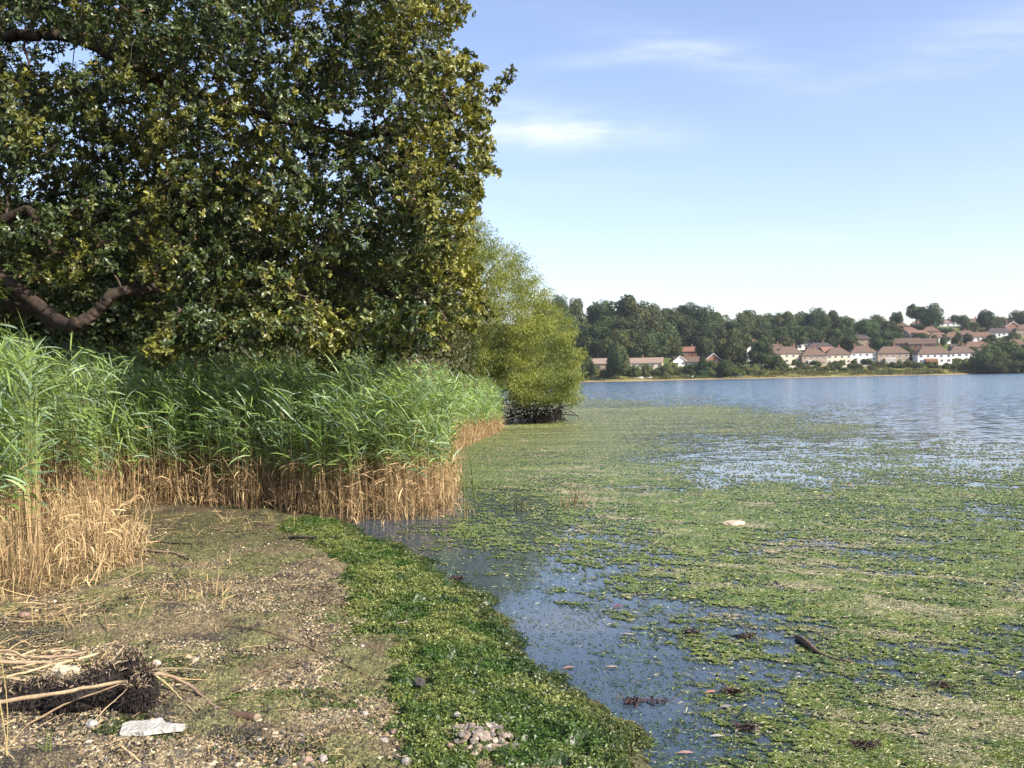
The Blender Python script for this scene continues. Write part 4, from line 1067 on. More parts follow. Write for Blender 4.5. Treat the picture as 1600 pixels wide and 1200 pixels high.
# ------------------------------------------------------------------ far houses
wall_cols = {'white': (0.74, 0.72, 0.68), 'cream': (0.62, 0.55, 0.42), 'tan': (0.34, 0.26, 0.18), 'brick': (0.24, 0.12, 0.075), 'grey': (0.36, 0.34, 0.32)}
roof_cols = {'brown': (0.125, 0.084, 0.06), 'red': (0.145, 0.086, 0.06), 'dark': (0.075, 0.058, 0.056), 'orange': (0.21, 0.105, 0.07), 'pale': (0.25, 0.18, 0.14)}
WM = {k: solid_mat('wall_' + k, v, 0.85, 0.12, 0.6, 0.0) for k, v in wall_cols.items()}
RM = {k: solid_mat('roof_' + k, v, 0.8, 0.25, 1.2, 0.0) for k, v in roof_cols.items()}
M_glass = solid_mat('window_glass', (0.035, 0.04, 0.05), 0.15, 0.2, 1.0, spec=0.6)
M_frame = solid_mat('window_frame', (0.65, 0.64, 0.62), 0.5, 0.05, 1.0)
M_door = solid_mat('door_paint', (0.12, 0.07, 0.05), 0.5, 0.2, 1.0)
M_chim = solid_mat('chimney_brick', (0.22, 0.12, 0.08), 0.85, 0.2, 2.0)
def box_arr(x0, x1, y0, y1, z0, z1):
    V = np.array([(x, y, z) for z in (z0, z1) for y in (y0, y1) for x in (x0, x1)], float)
    F = np.array([(0, 2, 3, 1), (4, 5, 7, 6), (0, 1, 5, 4), (2, 6, 7, 3), (0, 4, 6, 2), (1, 3, 7, 5)])
    return V, F
def joinb(boxes):
    V = []; F = []; n = 0
    for b in boxes: v, f = box_arr(*b); V.append(v); F.append(f + n); n += 8
    return np.concatenate(V), np.concatenate(F)
wv, wf = box_arr(-0.62, 0.62, -0.02, 0.02, 0, 1.15)
fv, ff = joinb([(-0.72, 0.72, -0.03, 0.03, -0.1, 0.0), (-0.72, 0.72, -0.03, 0.03, 1.15, 1.25), (-0.72, -0.62, -0.03, 0.03, 0, 1.15), (0.62, 0.72, -0.03, 0.03, 0, 1.15), (-0.04, 0.04, -0.028, 0.028, 0, 1.15)])
cv, cf = joinb([(-0.45, 0.45, -0.3, 0.3, -1.2, 1.5), (-0.52, 0.52, -0.37, 0.37, 1.5, 1.68), (-0.3, -0.08, -0.11, 0.11, 1.68, 2.05), (0.08, 0.3, -0.11, 0.11, 1.68, 2.05)])
dv_, df_ = joinb([(-0.5, 0.5, -0.03, 0.03, 0, 2.1)])
_sh = {}
def shared(key, V, F, mat):
    if key not in _sh:
        me = bpy.data.meshes.new(key); me.from_pydata([tuple(v) for v in V], [], [tuple(f) for f in F]); me.materials.append(mat); _sh[key] = me
    return _sh[key]
def put(name, me, parent, loc, rz=0.0, sc=(1, 1, 1)):
    o = bpy.data.objects.new(name, me); C.objects.link(o); o.parent = parent; o.location = loc; o.rotation_euler = (0, 0, rz); o.scale = sc; return o
def house(px, py, w, roof, wall, rcol, label, floors=2, depth=8.5, turn=0.0, chim=1, rise=None, group=None, near=None, wins=True):
    """px,py: foot of the front wall in the photo; w in metres; turn in degrees"""
    p = HIT(px, py)
    az = math.atan2(p[0], p[1])
    root = empty('house', p, -az * 0.5 + R(turn)); tag(root, label, 'house', group)
    eh = 2.65 * floors + 0.2; d2 = depth / 2; w2 = w / 2
    V, F = box_arr(-w2, w2, -d2, d2, -3.0, eh)
    if roof == 'gable_front':
        rise_ = rise or w * 0.42
        V = np.concatenate([V, [(0, -d2, eh + rise_), (0, d2, eh + rise_)]]); F = [tuple(f) for f in F if tuple(f) != (4, 5, 7, 6)] + [(4, 5, 8), (7, 6, 9)]
    elif roof == 'gable_side':
        rise_ = rise or depth * 0.38
        V = np.concatenate([V, [(-w2, 0, eh + rise_), (w2, 0, eh + rise_)]]); F = [tuple(f) for f in F if tuple(f) != (4, 5, 7, 6)] + [(6, 4, 8), (5, 7, 9)]
    else: rise_ = rise or depth * 0.38; F = [tuple(f) for f in F]
    me = bpy.data.meshes.new('wall'); me.from_pydata([tuple(v) for v in V], [], F); me.materials.append(WM[wall]); put('wall', me, root, (0, 0, 0))
    e_ = 0.45; t_ = 0.14
    a, b = w2 + e_, d2 + e_
    z0 = eh - 0.12; zr = eh + rise_ + 0.16
    if roof == 'hip':
        rg_ = max(w2 - d2 * 0.95, 0.6)
        V = [(-a, -b, z0), (a, -b, z0), (a, b, z0), (-a, b, z0), (-a, -b, z0 + t_), (a, -b, z0 + t_), (a, b, z0 + t_), (-a, b, z0 + t_), (-rg_, 0, zr), (rg_, 0, zr)]
        F = [(0, 3, 2, 1), (0, 1, 5, 4), (1, 2, 6, 5), (2, 3, 7, 6), (3, 0, 4, 7), (4, 5, 9, 8), (5, 6, 9), (6, 7, 8, 9), (7, 4, 8)]
    elif roof == 'gable_side':
        V = [(-a, -b, z0), (a, -b, z0), (a, -b, z0 + t_), (-a, -b, z0 + t_), (-a, b, z0), (a, b, z0), (a, b, z0 + t_), (-a, b, z0 + t_), (-a, 0, zr - .2), (a, 0, zr - .2), (-a, 0, zr), (a, 0, zr)]
        F = [(0, 1, 2, 3), (5, 4, 7, 6), (3, 2, 11, 10), (6, 7, 10, 11), (1, 0, 8, 9), (4, 5, 9, 8), (0, 3, 10, 8), (4, 8, 10, 7), (1, 9, 11, 2), (5, 6, 11, 9)]
    else:
        V = [(-a, -b, z0), (-a, b, z0), (-a, b, z0 + t_), (-a, -b, z0 + t_), (a, -b, z0), (a, b, z0), (a, b, z0 + t_), (a, -b, z0 + t_), (0, -b, zr - .2), (0, b, zr - .2), (0, -b, zr), (0, b, zr)]
        F = [(1, 0, 3, 2), (4, 5, 6, 7), (2, 3, 10, 11), (7, 6, 11, 10), (0, 1, 9, 8), (5, 4, 8, 9), (3, 0, 8, 10), (1, 2, 11, 9), (4, 7, 10, 8), (6, 5, 9, 11)]
    me = bpy.data.meshes.new('roof'); me.from_pydata(V, [], F); me.materials.append(RM[rcol]); rf = put('roof', me, root, (0, 0, 0))
    for k in range(chim):
        cx_ = (-0.25 + 0.5 * k) * w if chim > 1 else random.choice((-0.02, 0.12)) * w
        put('chimney', shared('chimney', cv, cf, M_chim), rf, (cx_, 0.3, zr - 0.3))
    if roof == 'gable_front':
        for sg in (-1, 1):
            Vb = np.array([(0, -b - .03, zr - .35), (0, -b - .03, zr + .02), (sg * a, -b - .03, z0 + t_ - .02), (sg * a, -b - .03, z0 - .22)]); Vb2 = Vb - np.array([0, .08, 0])
            me = bpy.data.meshes.new('bargeboard'); me.from_pydata([tuple(v) for v in np.concatenate([Vb, Vb2])], [], [(0, 1, 2, 3), (7, 6, 5, 4), (0, 4, 5, 1), (1, 5, 6, 2), (2, 6, 7, 3), (3, 7, 4, 0)]); me.materials.append(M_frame); put('bargeboard', me, rf, (0, 0, 0))
    if wins:
        nw = max(2, int(w / 3.3))
        for fl_ in range(floors):
            for k in range(nw):
                xk = -w2 + w * (k + 0.5) / nw + random.uniform(-0.15, 0.15)
                if fl_ == 0 and k == nw // 2 and nw > 2:
                    put('door', shared('door', dv_, df_, M_door), root, (xk, -d2 - 0.02, 0.05)); continue
                wd = put('window', shared('window', wv, wf, M_glass), root, (xk, -d2 - 0.02, 0.95 + 2.65 * fl_), 0, (random.choice((1, 1, 1.3)), 1, 1))
                put('frame', shared('window_frame', fv, ff, M_frame), wd, (0, -0.012, 0))
        for sg in (-1,):
            wd = put('window', shared('window', wv, wf, M_glass), root, (sg * (w2 + 0.02), 0, 0.95 + 2.65 * (floors - 1)), R(90)); put('frame', shared('window_frame', fv, ff, M_frame), wd, (0, 0.012, 0))
    return root, eh, d2, w2
def lean_to(root, x0, x1, d2, h, mat, name='porch'):
    V = [(x0, -d2, -2), (x1, -d2, -2), (x1, -d2 - 2.4, -2), (x0, -d2 - 2.4, -2), (x0, -d2, h), (x1, -d2, h), (x1, -d2 - 2.4, h - .7), (x0, -d2 - 2.4, h - .7)]
    V = [(a_, b_ - 0.003, c_) for a_, b_, c_ in V]
    me = bpy.data.meshes.new(name); me.from_pydata(V, [], [(0, 1, 2, 3), (4, 7, 6, 5), (0, 4, 5, 1), (3, 2, 6, 7), (0, 3, 7, 4), (1, 5, 6, 2)]); me.materials.append(mat); put(name, me, root, (0, 0, 0))
LS = 'houses along the far shore'; LH = 'houses up the far hillside'
front = [
 (1200, 569, 13, 'hip', 'cream', 'brown', 'cream house with brown hipped roof, leftmost of the lakeside row, half behind a tree', 1),
 (1231, 568, 15, 'hip', 'cream', 'brown', 'pale cream pair of houses left of the tan walled house in the lakeside row', 2),
 (1269, 571, 14, 'hip', 'tan', 'brown', 'tan walled house with brown roof between two cream houses by the lake', 1),
 (1307, 569, 14.5, 'hip', 'cream', 'brown', 'cream house with hipped roof just right of the tan walled lakeside house', 1),
 (1346, 566, 15, 'hip', 'white', 'brown', 'white house below the round dome shaped tree', 2),
 (1392, 567, 18, 'hip', 'tan', 'brown', 'wide tan house with broad brown roof right of the white house under the dome tree', 1),
 (1456, 568, 19, 'hip', 'white', 'brown', 'largest bright white house with twin roof peaks near the right of the lakeside row', 2),
 (1500, 566, 15.5, 'hip', 'white', 'brown', 'white house beside the dark trees at the right end of the lakeside row', 1)]
for i, (px, py, w, rf, wl, rc, lb, ch) in enumerate(front):
    r_, eh, d2, w2 = house(px, py, w, rf, wl, rc, lb, 2, 9.5, turn=8, chim=ch, group=LS, rise=4.0)
    if i in (2, 4, 5, 6): lean_to(r_, -w2 * 0.6, w2 * 0.1, d2, 2.9, WM['brick'] if i == 6 else M_frame if i == 4 else WM['grey'])
left = [
 (943, 577, 15, 'gable_side', 'tan', 'pale', 'long low bungalow with pale brown roof, leftmost behind the shore bushes', 1, 0),
 (1006, 576, 20, 'gable_side', 'cream', 'pale', 'long bungalow terrace with flat brown roof line left of the gabled houses', 1, 1),
 (1059, 573, 7, 'gable_front', 'white', 'brown', 'narrow white edged gable house beside the low brown roofed house', 1, 0),
 (1073, 574, 13, 'gable_side', 'grey', 'brown', 'low brown roofed house between the white gable and the brick gable', 1, 0),
 (1111, 577, 7, 'gable_front', 'brick', 'brown', 'small brick house with pointed white trimmed gable facing the lake', 2, 0),
 (1131, 572, 14, 'gable_side', 'tan', 'pale', 'low house with plain tan roof right of the pointed brick gable', 1, 1),
 (1077, 557, 15, 'gable_side', 'brick', 'orange', 'orange roofed house with white dormer below the wood', 1, 1),
 (1054, 557, 9, 'gable_side', 'grey', 'brown', 'brown roofed house tucked in the trees left of the orange roof', 1, 1),
 (1126, 558, 12, 'gable_side', 'grey', 'brown', 'shaded house between two round trees right of the orange roof', 1, 0),
 (1178, 563, 12, 'gable_front', 'white', 'red', 'tall white gabled house with red roof behind a green tree', 2, 1),
 (1156, 507, 13, 'hip', 'grey', 'dark', 'single grey roof alone on the skyline between two woods', 1, 1)]
for (px, py, w, rf, wl, rc, lb, fl_, ch) in left:
    house(px, py, w, rf, wl, rc, lb, fl_, 8.0 if rf != 'gable_front' else 9, turn=-8 if rf == 'gable_side' else 10, chim=ch, group='houses on the left of the far shore', rise=None if rf == 'gable_front' else 2.8)
upper = [
 (1212, 553, 12, 'hip', 'tan', 'brown', 'brown roof peeping above the leftmost cream lakeside houses', 1, 1, 0),
 (1255, 545, 12, 'gable_front', 'white', 'brown', 'white gabled house uphill behind the cream lakeside houses', 2, 1, 15),
 (1281, 551, 17, 'hip', 'tan', 'dark', 'dark roofed house above the tan walled lakeside house', 1, 1, 0),
 (1292, 558, 8, 'gable_side', 'tan', 'orange', 'small orange roof squeezed between two lakeside roofs', 1, 0, 20),
 (1341, 543, 16, 'hip', 'tan', 'dark', 'tan house in the shade under the round dome tree', 2, 1, 0),
 (1417, 550, 16, 'gable_side', 'brick', 'brown', 'left brown brick house of the modern pair above the wide tan house', 2, 0, -10),
 (1441, 551, 16, 'gable_side', 'brick', 'brown', 'right brown brick house of the modern pair, behind the white houses', 2, 0, -10),
 (1525, 556, 17, 'hip', 'brick', 'red', 'red brick house with big red roof directly above the dark right hand trees', 2, 1, 6),
 (1562, 549, 16, 'hip', 'brick', 'red', 'red roofed house peeking over the crowns of the dark right hand trees', 1, 1, 10),
 (1500, 553, 12, 'gable_side', 'grey', 'dark', 'grey walled house behind the rightmost white lakeside house', 1, 1, 0),
 (1417, 524, 15, 'hip', 'tan', 'red', 'red roof under the left edge of the large twin skyline tree', 1, 0, 10),
 (1431, 530, 15, 'gable_side', 'grey', 'red', 'red roof with white gable below the large twin skyline tree', 1, 0, 25),
 (1453, 524, 12, 'hip', 'tan', 'red', 'small red roof right below the trunk of the twin skyline tree', 1, 1, 0),
 (1466, 534, 15, 'hip', 'white', 'red', 'red roofed house with pale walls lower right of the twin skyline tree', 1, 1, 8),
 (1487, 533, 12, 'hip', 'grey', 'red', 'small red roofed house left of the dark garden conifer', 1, 1, 0),
 (1509, 530, 13, 'hip', 'brick', 'brown', 'brown roofed house just left of the widest red roof on the hill', 1, 1, 0),
 (1529, 533, 20, 'hip', 'white', 'red', 'widest red roof on the upper hill, with pale walls below', 1, 1, 4),
 (1559, 526, 17, 'hip', 'white', 'dark', 'long low pale house high on the right of the hill', 1, 0, 0),
 (1579, 522, 11, 'gable_front', 'brick', 'red', 'tall brick gable house high at the right of the hill', 2, 2, 10),
 (1602, 526, 14, 'hip', 'tan', 'red', 'red roofed house cut by the right edge of the view', 2, 1, 0),
 (1586, 545, 13, 'hip', 'cream', 'red', 'cream house at the far right above the dark lakeside trees', 1, 1, 0),
 (1345, 504, 14, 'hip', 'brick', 'dark', 'dark roof on the skyline above the round dome tree', 1, 1, 0),
 (1403, 508, 15, 'hip', 'tan', 'brown', 'brown skyline roof below the lone spreading tree', 1, 1, 0),
 (1438, 510, 15, 'hip', 'tan', 'red', 'red roofed skyline house under the twin tree crowns', 1, 1, 0),
 (1480, 506, 13, 'hip', 'white', 'pale', 'pale skyline house just right of the twin tree', 1, 1, 0),
 (1521, 506, 14, 'hip', 'cream', 'brown', 'cream skyline house between two round skyline trees', 1, 1, 0),
 (1556, 505, 12, 'hip', 'brick', 'brown', 'brown roofed skyline house near the right of the hill', 1, 1, 0),
 (1575, 506, 10, 'hip', 'grey', 'dark', 'small dark skyline roof left of the last skyline tree', 1, 1, 0)]
for (px, py, w, rf, wl, rc, lb, fl_, ch, tn_) in upper:
    house(px, py, w, rf, wl, rc, lb, fl_, 8.5, turn=tn_, chim=ch, group=LH, rise=3.4)

# ------------------------------------------------------------------ far trees
fA = np.array([0.030, 0.058, 0.018]); fB = np.array([0.072, 0.092, 0.026]); fO = np.array([0.11, 0.105, 0.03])
protos = [lobed_tree('broadleaf_tree', 16, 15, 34, 9000, 0.62, 41, fA, fB, M_fartree, trunk=0.4, base_frac=0.04),
          lobed_tree('broadleaf_tree', 16, 14, 44, 9000, 0.58, 42, fA, fB * 1.1, M_fartree, trunk=0.4, base_frac=0.02),
          lobed_tree('broadleaf_tree', 16, 16, 26, 9000, 0.62, 43, fA * 1.1, fO * 0.8, M_fartree, trunk=0.4, base_frac=0.05)]
p_dome = lobed_tree('dome_tree', 16, 17, 60, 12000, 0.5, 44, fA, fA * 1.5, M_fartree, trunk=0.5, base_frac=0.05)
p_open = lobed_tree('spreading_tree', 14, 15, 22, 5200, 0.55, 45, fA, fB, M_fartree, trunk=0.45, base_frac=0.34)
p_con = lobed_tree('conifer_tree', 14, 7, 40, 6000, 0.45, 46, fA, fA * 1.4, M_fartree, trunk=0.3, base_frac=0.02, spike=True)
p_bush = [lobed_tree('shore_bush', 5, 7, 18, 3500, 0.38, 47, fA * 1.3, fO, M_fartree, trunk=0.12, base_frac=-0.25),
          lobed_tree('shore_bush', 5, 6, 16, 3500, 0.38, 48, fB, np.array([0.13, 0.15, 0.04]), M_fartree, trunk=0.12, base_frac=-0.25)]
def far_tree(proto, ph_, pw_, cx_, top, wpx, base, label, cat, group, rz=None):
    p = HIT(cx_, base); sc = F_PX / p[1]
    hm = (base - top) / sc; wm = wpx / sc
    return use(proto, p[0], p[1], p[2] - 0.3, wm / pw_, hm / ph_, random.uniform(0, 6.28) if rz is None else rz, label, cat, group)
T = lambda *a: a
wood = [(853, 468, 40, 540), (872, 460, 40, 520), (895, 464, 34, 520), (930, 474, 34, 530), (950, 467, 44, 530), (985, 460, 62, 540), (1012, 472, 44, 535), (1033, 482, 36, 530), (1054, 479, 42, 530), (1074, 474, 40, 520), (1100, 477, 52, 535), (1122, 486, 32, 530)]
for i, (c, t, w, b) in enumerate(wood): far_tree(protos[i % 3], 16, 15, c, t, w * 1.1, b, 'dark tree crowning the wooded hill, ' + ordn(i) + ' along its top', 'tree', 'trees along the top of the wooded hill')
wood2 = [(880, 492, 56, 560), (912, 488, 50, 555), (930, 505, 50, 563), (955, 492, 50, 550), (962, 512, 46, 566), (985, 495, 66, 560), (1012, 492, 50, 552), (1022, 515, 50, 565), (1040, 498, 44, 552), (1048, 520, 34, 558), (1075, 497, 44, 545), (1098, 500, 52, 550), (1120, 508, 36, 553), (1000, 520, 60, 567)]
wood2.sort()
for i, (c, t, w, b) in enumerate(wood2): far_tree(protos[(i + 1) % 3], 16, 15, c, t, w * 1.1, b, 'broad tree on the slope of the wooded hill above the bungalows, ' + ordn(i), 'tree', 'trees on the slope of the wooded hill')
mid_ = [(1163, 487, 32, 530), (1177, 483, 36, 525), (1196, 490, 34, 525), (1215, 488, 32, 525), (1232, 485, 36, 527), (1255, 487, 30, 525), (1280, 479, 38, 528), (1300, 484, 30, 525), (1322, 494, 36, 528), (1375, 490, 36, 528), (1396, 500, 26, 530), (1144, 500, 30, 535)]
mid_.sort()
for i, (c, t, w, b) in enumerate(mid_): far_tree(protos[i % 3], 16, 15, c, t, w * 1.1, b, 'skyline tree between the wood and the lone spreading tree, ' + ordn(i), 'tree', 'skyline trees in the middle of the hill')
low_ = [(1165, 520, 40, 557), (1190, 512, 44, 550), (1215, 508, 44, 547), (1240, 506, 46, 545), (1268, 508, 50, 545), (1295, 512, 44, 548), (1318, 510, 40, 545), (1380, 515, 40, 550), (1325, 525, 34, 556), (1400, 518, 26, 548), (1300, 530, 16, 552), (1230, 525, 24, 552)]
low_.sort()
for i, (c, t, w, b) in enumerate(low_): far_tree(protos[(i + 2) % 3], 16, 15, c, t, w * 1.1, b, 'dark tree on the slope right behind the lakeside house roofs, ' + ordn(i), 'tree', 'trees behind the lakeside houses')
far_tree(p_dome, 16, 17, 1355, 497, 48, 540, 'smooth round dome shaped tree standing above the white lakeside house', 'tree', None)
far_tree(p_open, 14, 15, 1400, 477, 29, 507, 'lone spreading tree with bare trunk on the skyline', 'tree', 'open spreading trees on the skyline')
far_tree(p_open, 14, 15, 1432, 473, 40, 514, 'left crown of the tallest twin trees on the skyline', 'tree', 'open spreading trees on the skyline', 1.0)
far_tree(protos[1], 16, 15, 1454, 473, 40, 517, 'right and denser crown of the tallest twin trees on the skyline', 'tree', 'open spreading trees on the skyline', 2.0)
sk = [(1492, 491, 15, 509), (1506, 491, 19, 512), (1516, 503, 24, 521), (1541, 484, 28, 516), (1556, 499, 24, 516), (1568, 494, 28, 514), (1592, 485, 28, 516), (1608, 484, 30, 516)]
for i, (c, t, w, b) in enumerate(sk): far_tree(protos[i % 3], 16, 15, c, t, w * 1.1, b, 'round skyline tree right of the twin trees, ' + ordn(i) + ' of that row', 'tree', 'skyline trees at the right')
gard = [(1425, 507, 40, 519), (1470, 512, 22, 524), (1495, 520, 14, 545), (1458, 522, 15, 543), (1420, 540, 22, 562), (1408, 541, 16, 560), (1580, 518, 24, 542), (1546, 538, 22, 556), (1478, 521, 12, 536), (1598, 537, 22, 552), (1513, 520, 12, 536), (1446, 546, 12, 560), (1490, 540, 14, 556), (1410, 522, 22, 535), (1440, 519, 20, 530), (1550, 522, 14, 535), (1535, 515, 20, 524)]
gard += [(1463, 540, 14, 560), (1502, 536, 12, 556), (1520, 541, 13, 558), (1540, 528, 14, 540), (1568, 536, 15, 550), (1590, 512, 14, 524), (1428, 519, 12, 532), (1445, 530, 13, 546), (1474, 525, 11, 540), (1550, 508, 16, 520), (1512, 510, 14, 523), (1485, 512, 12, 523), (1532, 519, 12, 530), (1605, 528, 16, 542), (1395, 548, 12, 558), (1366, 546, 13, 560)]
gard.sort()
for i, (c, t, w, b) in enumerate(gard): far_tree(protos[i % 3], 16, 15, c, t, w * 1.15, b, 'small garden tree among the hillside houses on the right, ' + ordn(i), 'tree', 'garden trees among the hillside houses')
far_tree(p_con, 14, 7, 1496, 514, 12, 545, 'pointed dark conifer between the hillside houses on the right', 'tree', 'conifers')
prom = [(1535, 548, 34, 584), (1552, 534, 44, 583), (1570, 530, 44, 582), (1590, 536, 40, 583), (1585, 553, 44, 586), (1608, 545, 44, 586), (1630, 535, 44, 584), (1560, 556, 36, 586)]
prom.sort()
for i, (c, t, w, b) in enumerate(prom): far_tree(protos[i % 3], 16, 15, c, t, w * 1.1, b, 'dark waterside tree at the right end of the far shore, ' + ordn(i), 'tree', 'dark waterside trees at the right')
sh = [(919, 556, 18, 592), (966, 535, 32, 592), (957, 556, 16, 590), (1098, 549, 24, 589), (1147, 512, 46, 575), (1102, 526, 30, 565), (1190, 530, 36, 577), (1060, 545, 14, 560), (1212, 552, 26, 578), (1135, 560, 28, 589)]
sh.sort()
for i, (c, t, w, b) in enumerate(sh): far_tree(protos[(i + 1) % 3] if c != 1098 else p_con, 16 if c != 1098 else 14, 15 if c != 1098 else 7, c, t, w * 1.15, b, 'green tree standing among the left houses near the far waterline, ' + ordn(i), 'tree', 'trees near the far waterline')
bush = []
for x_ in np.arange(915, 1200, 9.0): bush.append((x_ + random.uniform(-4, 4), random.uniform(11, 24), random.uniform(16, 28), random.uniform(584, 591) - (x_ - 915) * 0.012))
for x_ in np.arange(1200, 1530, 8.0): bush.append((x_ + random.uniform(-4, 4), random.uniform(7, 14), random.uniform(11, 22), random.uniform(571, 578) - (x_ - 1200) * 0.01))
for x_ in np.arange(1480, 1540, 7.0): bush.append((x_, random.uniform(8, 13), random.uniform(14, 20), 577))
for x_ in np.arange(1200, 1510, 17.0): bush.append((x_ + random.uniform(-6, 6), random.uniform(6, 11), random.uniform(7, 12), random.uniform(566, 571) - (x_ - 1200) * 0.01))
for x_ in np.arange(1215, 1370, 11.0): bush.append((x_ + random.uniform(-4, 4), random.uniform(6, 11), random.uniform(9, 15), random.uniform(578, 582) - (x_ - 1200) * 0.01))
bush.sort()
nb = [0, 0]
for i, (c, h_, w, b) in enumerate(bush):
    g_ = 'bushes in front of the left houses' if c < 1200 else 'bushes in front of the lakeside houses'
    kb = 0 if c < 1200 else 1; lb = ('rounded bush behind the far beach left of the lakeside row, ' if kb == 0 else 'rounded green bush below the lakeside row of houses, ') + ordn(nb[kb]); nb[kb] += 1
    far_tree(p_bush[i % 2], 5, 6.5, c, b - h_, w, b, lb, 'bush', g_)
for pr_ in protos + p_bush + [p_dome, p_open, p_con] + bt:
    if pr_.name not in used_proto:
        for ch in list(pr_.children): bpy.data.objects.remove(ch)
        bpy.data.objects.remove(pr_)

# rough marsh vegetation on the far bank
a = Acc(); K = 60000
u_ = rng.uniform(0.04, 0.6, K); s_ = rng.uniform(2.5, 46, K); yv_ = shore_r(u_) + s_; xv_ = u_ * yv_; zv_ = far_h(xv_, yv_)
cl = fbm(xv_, yv_, 9.0, 4, 301, 0.65); kk = cl > 0.40; xv_, yv_, zv_, cl = xv_[kk], yv_[kk], zv_[kk], cl[kk]; K = len(xv_)
tnn = np.clip((cl - 0.45) * 5, 0, 1)[:, None]
ribbons(a, np.stack([xv_, yv_, zv_ - .1], -1), rng.uniform(0, 6.28, K), rng.uniform(.7, 1.6, K), rng.uniform(0, 1.2, K), rng.uniform(.5, 1.2, K) * (0.6 + 1.6 * tnn[:, 0]), rng.uniform(.12, .35, K), 2, (np.array([.20, .17, .06]) * (1 - tnn) + np.array([.08, .10, .03]) * tnn) * rng.uniform(.6, 1.4, (K, 1)))
o = a.build('marsh_grass', M_fartree); tag(o, 'rough olive marsh grass and scrub along the far bank above the beach', 'grass', kind='stuff')
# low wall / railway fence along the far shore
a = Acc()
pts = [HIT(x_, 575.5 - (x_ - 1200) * 0.012) + np.array([0, 0, 0.5]) for x_ in range(1195, 1372, 8)]
M_fence = solid_mat('pale_concrete', (0.42, 0.38, 0.32), 0.9, 0.15, 0.8)
for A_, B_ in zip(pts[:-1], pts[1:]):
    V = []
    for q in (A_, B_):
        for dy_ in (-0.15, 0.15):
            for z_ in (-0.8, 0.75): V.append((q[0], q[1] + dy_, q[2] + z_))
    a.add(np.array(V), np.array([(0, 1, 5, 4), (2, 6, 7, 3), (1, 3, 7, 5), (0, 4, 6, 2)]), np.array([0.4, 0.37, 0.31]))
o = a.build('shore_wall', M_fence); tag(o, 'long low pale wall running along the far bank below the gardens', 'wall')

# small boats pulled up on the far beach
M_boat_w = solid_mat('white_hull', (0.6, 0.6, 0.58), 0.4, 0.1, 1.0); M_boat_d = solid_mat('dark_hull', (0.06, 0.06, 0.08), 0.5, 0.2, 1.0); M_seat = solid_mat('boat_seat', (0.25, 0.17, 0.1), 0.7, 0.2, 1.0)
def boat(px, py, L_, mat, rz, label):
    p = HIT(px, py); root = empty('rowing_boat', p + np.array([0, 0, 0.05]), rz); tag(root, label, 'boat', 'small boats on the far beach')
    V = []; F = []; N = 9
    for i in range(N):
        t = i / (N - 1); hw = 0.75 * (1 - (2 * abs(t - 0.42)) ** 2.6 * 0.95) if t > 0.42 else 0.75 * (1 - 0.35 * (2.38 * (0.42 - t)) ** 2)
        hw = max(hw, 0.04); x_ = (t - 0.5) * L_; sh_ = 0.55 + 0.25 * t * t
        V += [(x_, -hw, sh_), (x_, -hw * .6, 0.08), (x_, hw * .6, 0.08), (x_, hw, sh_), (x_, hw * .88, sh_), (x_, hw * .5, 0.14), (x_, -hw * .5, 0.14), (x_, -hw * .88, sh_)]
    for i in range(N - 1):
        for j in range(8): F.append((i * 8 + j, i * 8 + (j + 1) % 8, (i + 1) * 8 + (j + 1) % 8, (i + 1) * 8 + j))
    F += [(0, 1, 2, 3, 4, 5, 6, 7), tuple(range((N - 1) * 8 + 7, (N - 1) * 8 - 1, -1))]
    me = bpy.data.meshes.new('hull'); me.from_pydata(V, [], F); me.materials.append(mat); put('hull', me, root, (0, 0, 0))
    for xs_ in (-0.15, 0.12):
        v, f = box_arr(xs_ * L_ - .13, xs_ * L_ + .13, -0.62, 0.62, 0.40, 0.45); put('seat', shared('boat_seat', v, f, M_seat) if False else (lambda m_: (m_.from_pydata([tuple(q) for q in v], [], [tuple(q) for q in f]), m_.materials.append(M_seat), m_)[2])(bpy.data.meshes.new('seat')), root, (0, 0, 0))
boat(998, 591.5, 4.6, M_boat_w, 0.2, 'white rowing boat drawn up on the far beach, left one of two close together')
boat(1012, 591.5, 4.2, M_boat_w, -0.3, 'white rowing boat drawn up on the far beach, right one of two close together')
boat(1077, 590, 5.0, M_boat_w, 0.4, 'pale boat lying in front of the pointed brick gable')
boat(1151, 588.8, 5.0, M_boat_d, 0.1, 'dark boat at the water edge right of the brick gable')

# ------------------------------------------------------------------ things on the near shore
def stick(name, pts, r0, r1, col, label, cat='stick', group=None, k=5, rough=0.12, n=8, mat=None):
    a = Acc(); p = smooth_path(pts, k)
    base_ = p.mean(0).copy()
    rr_ = np.linspace(r0, r1, len(p)) * (1 + 0.1 * np.sin(np.arange(len(p)) * 2.1))
    p = p + rng.normal(0, min(r0, r1) * 0.25, p.shape)
    tube_path(a, p - base_, rr_, np.array(col), n, rough)
    o = a.build(name, mat or M_wood, smooth=True); o.location = tuple(base_); tag(o, label, cat, group); return o
def gp(px, py, dz=0.0): p = G(px, py); return p + np.array([0, 0, dz])
cane = (0.36, 0.27, 0.16); brown = (0.13, 0.085, 0.05); grey = (0.20, 0.17, 0.13); blackc = (0.03, 0.025, 0.022)
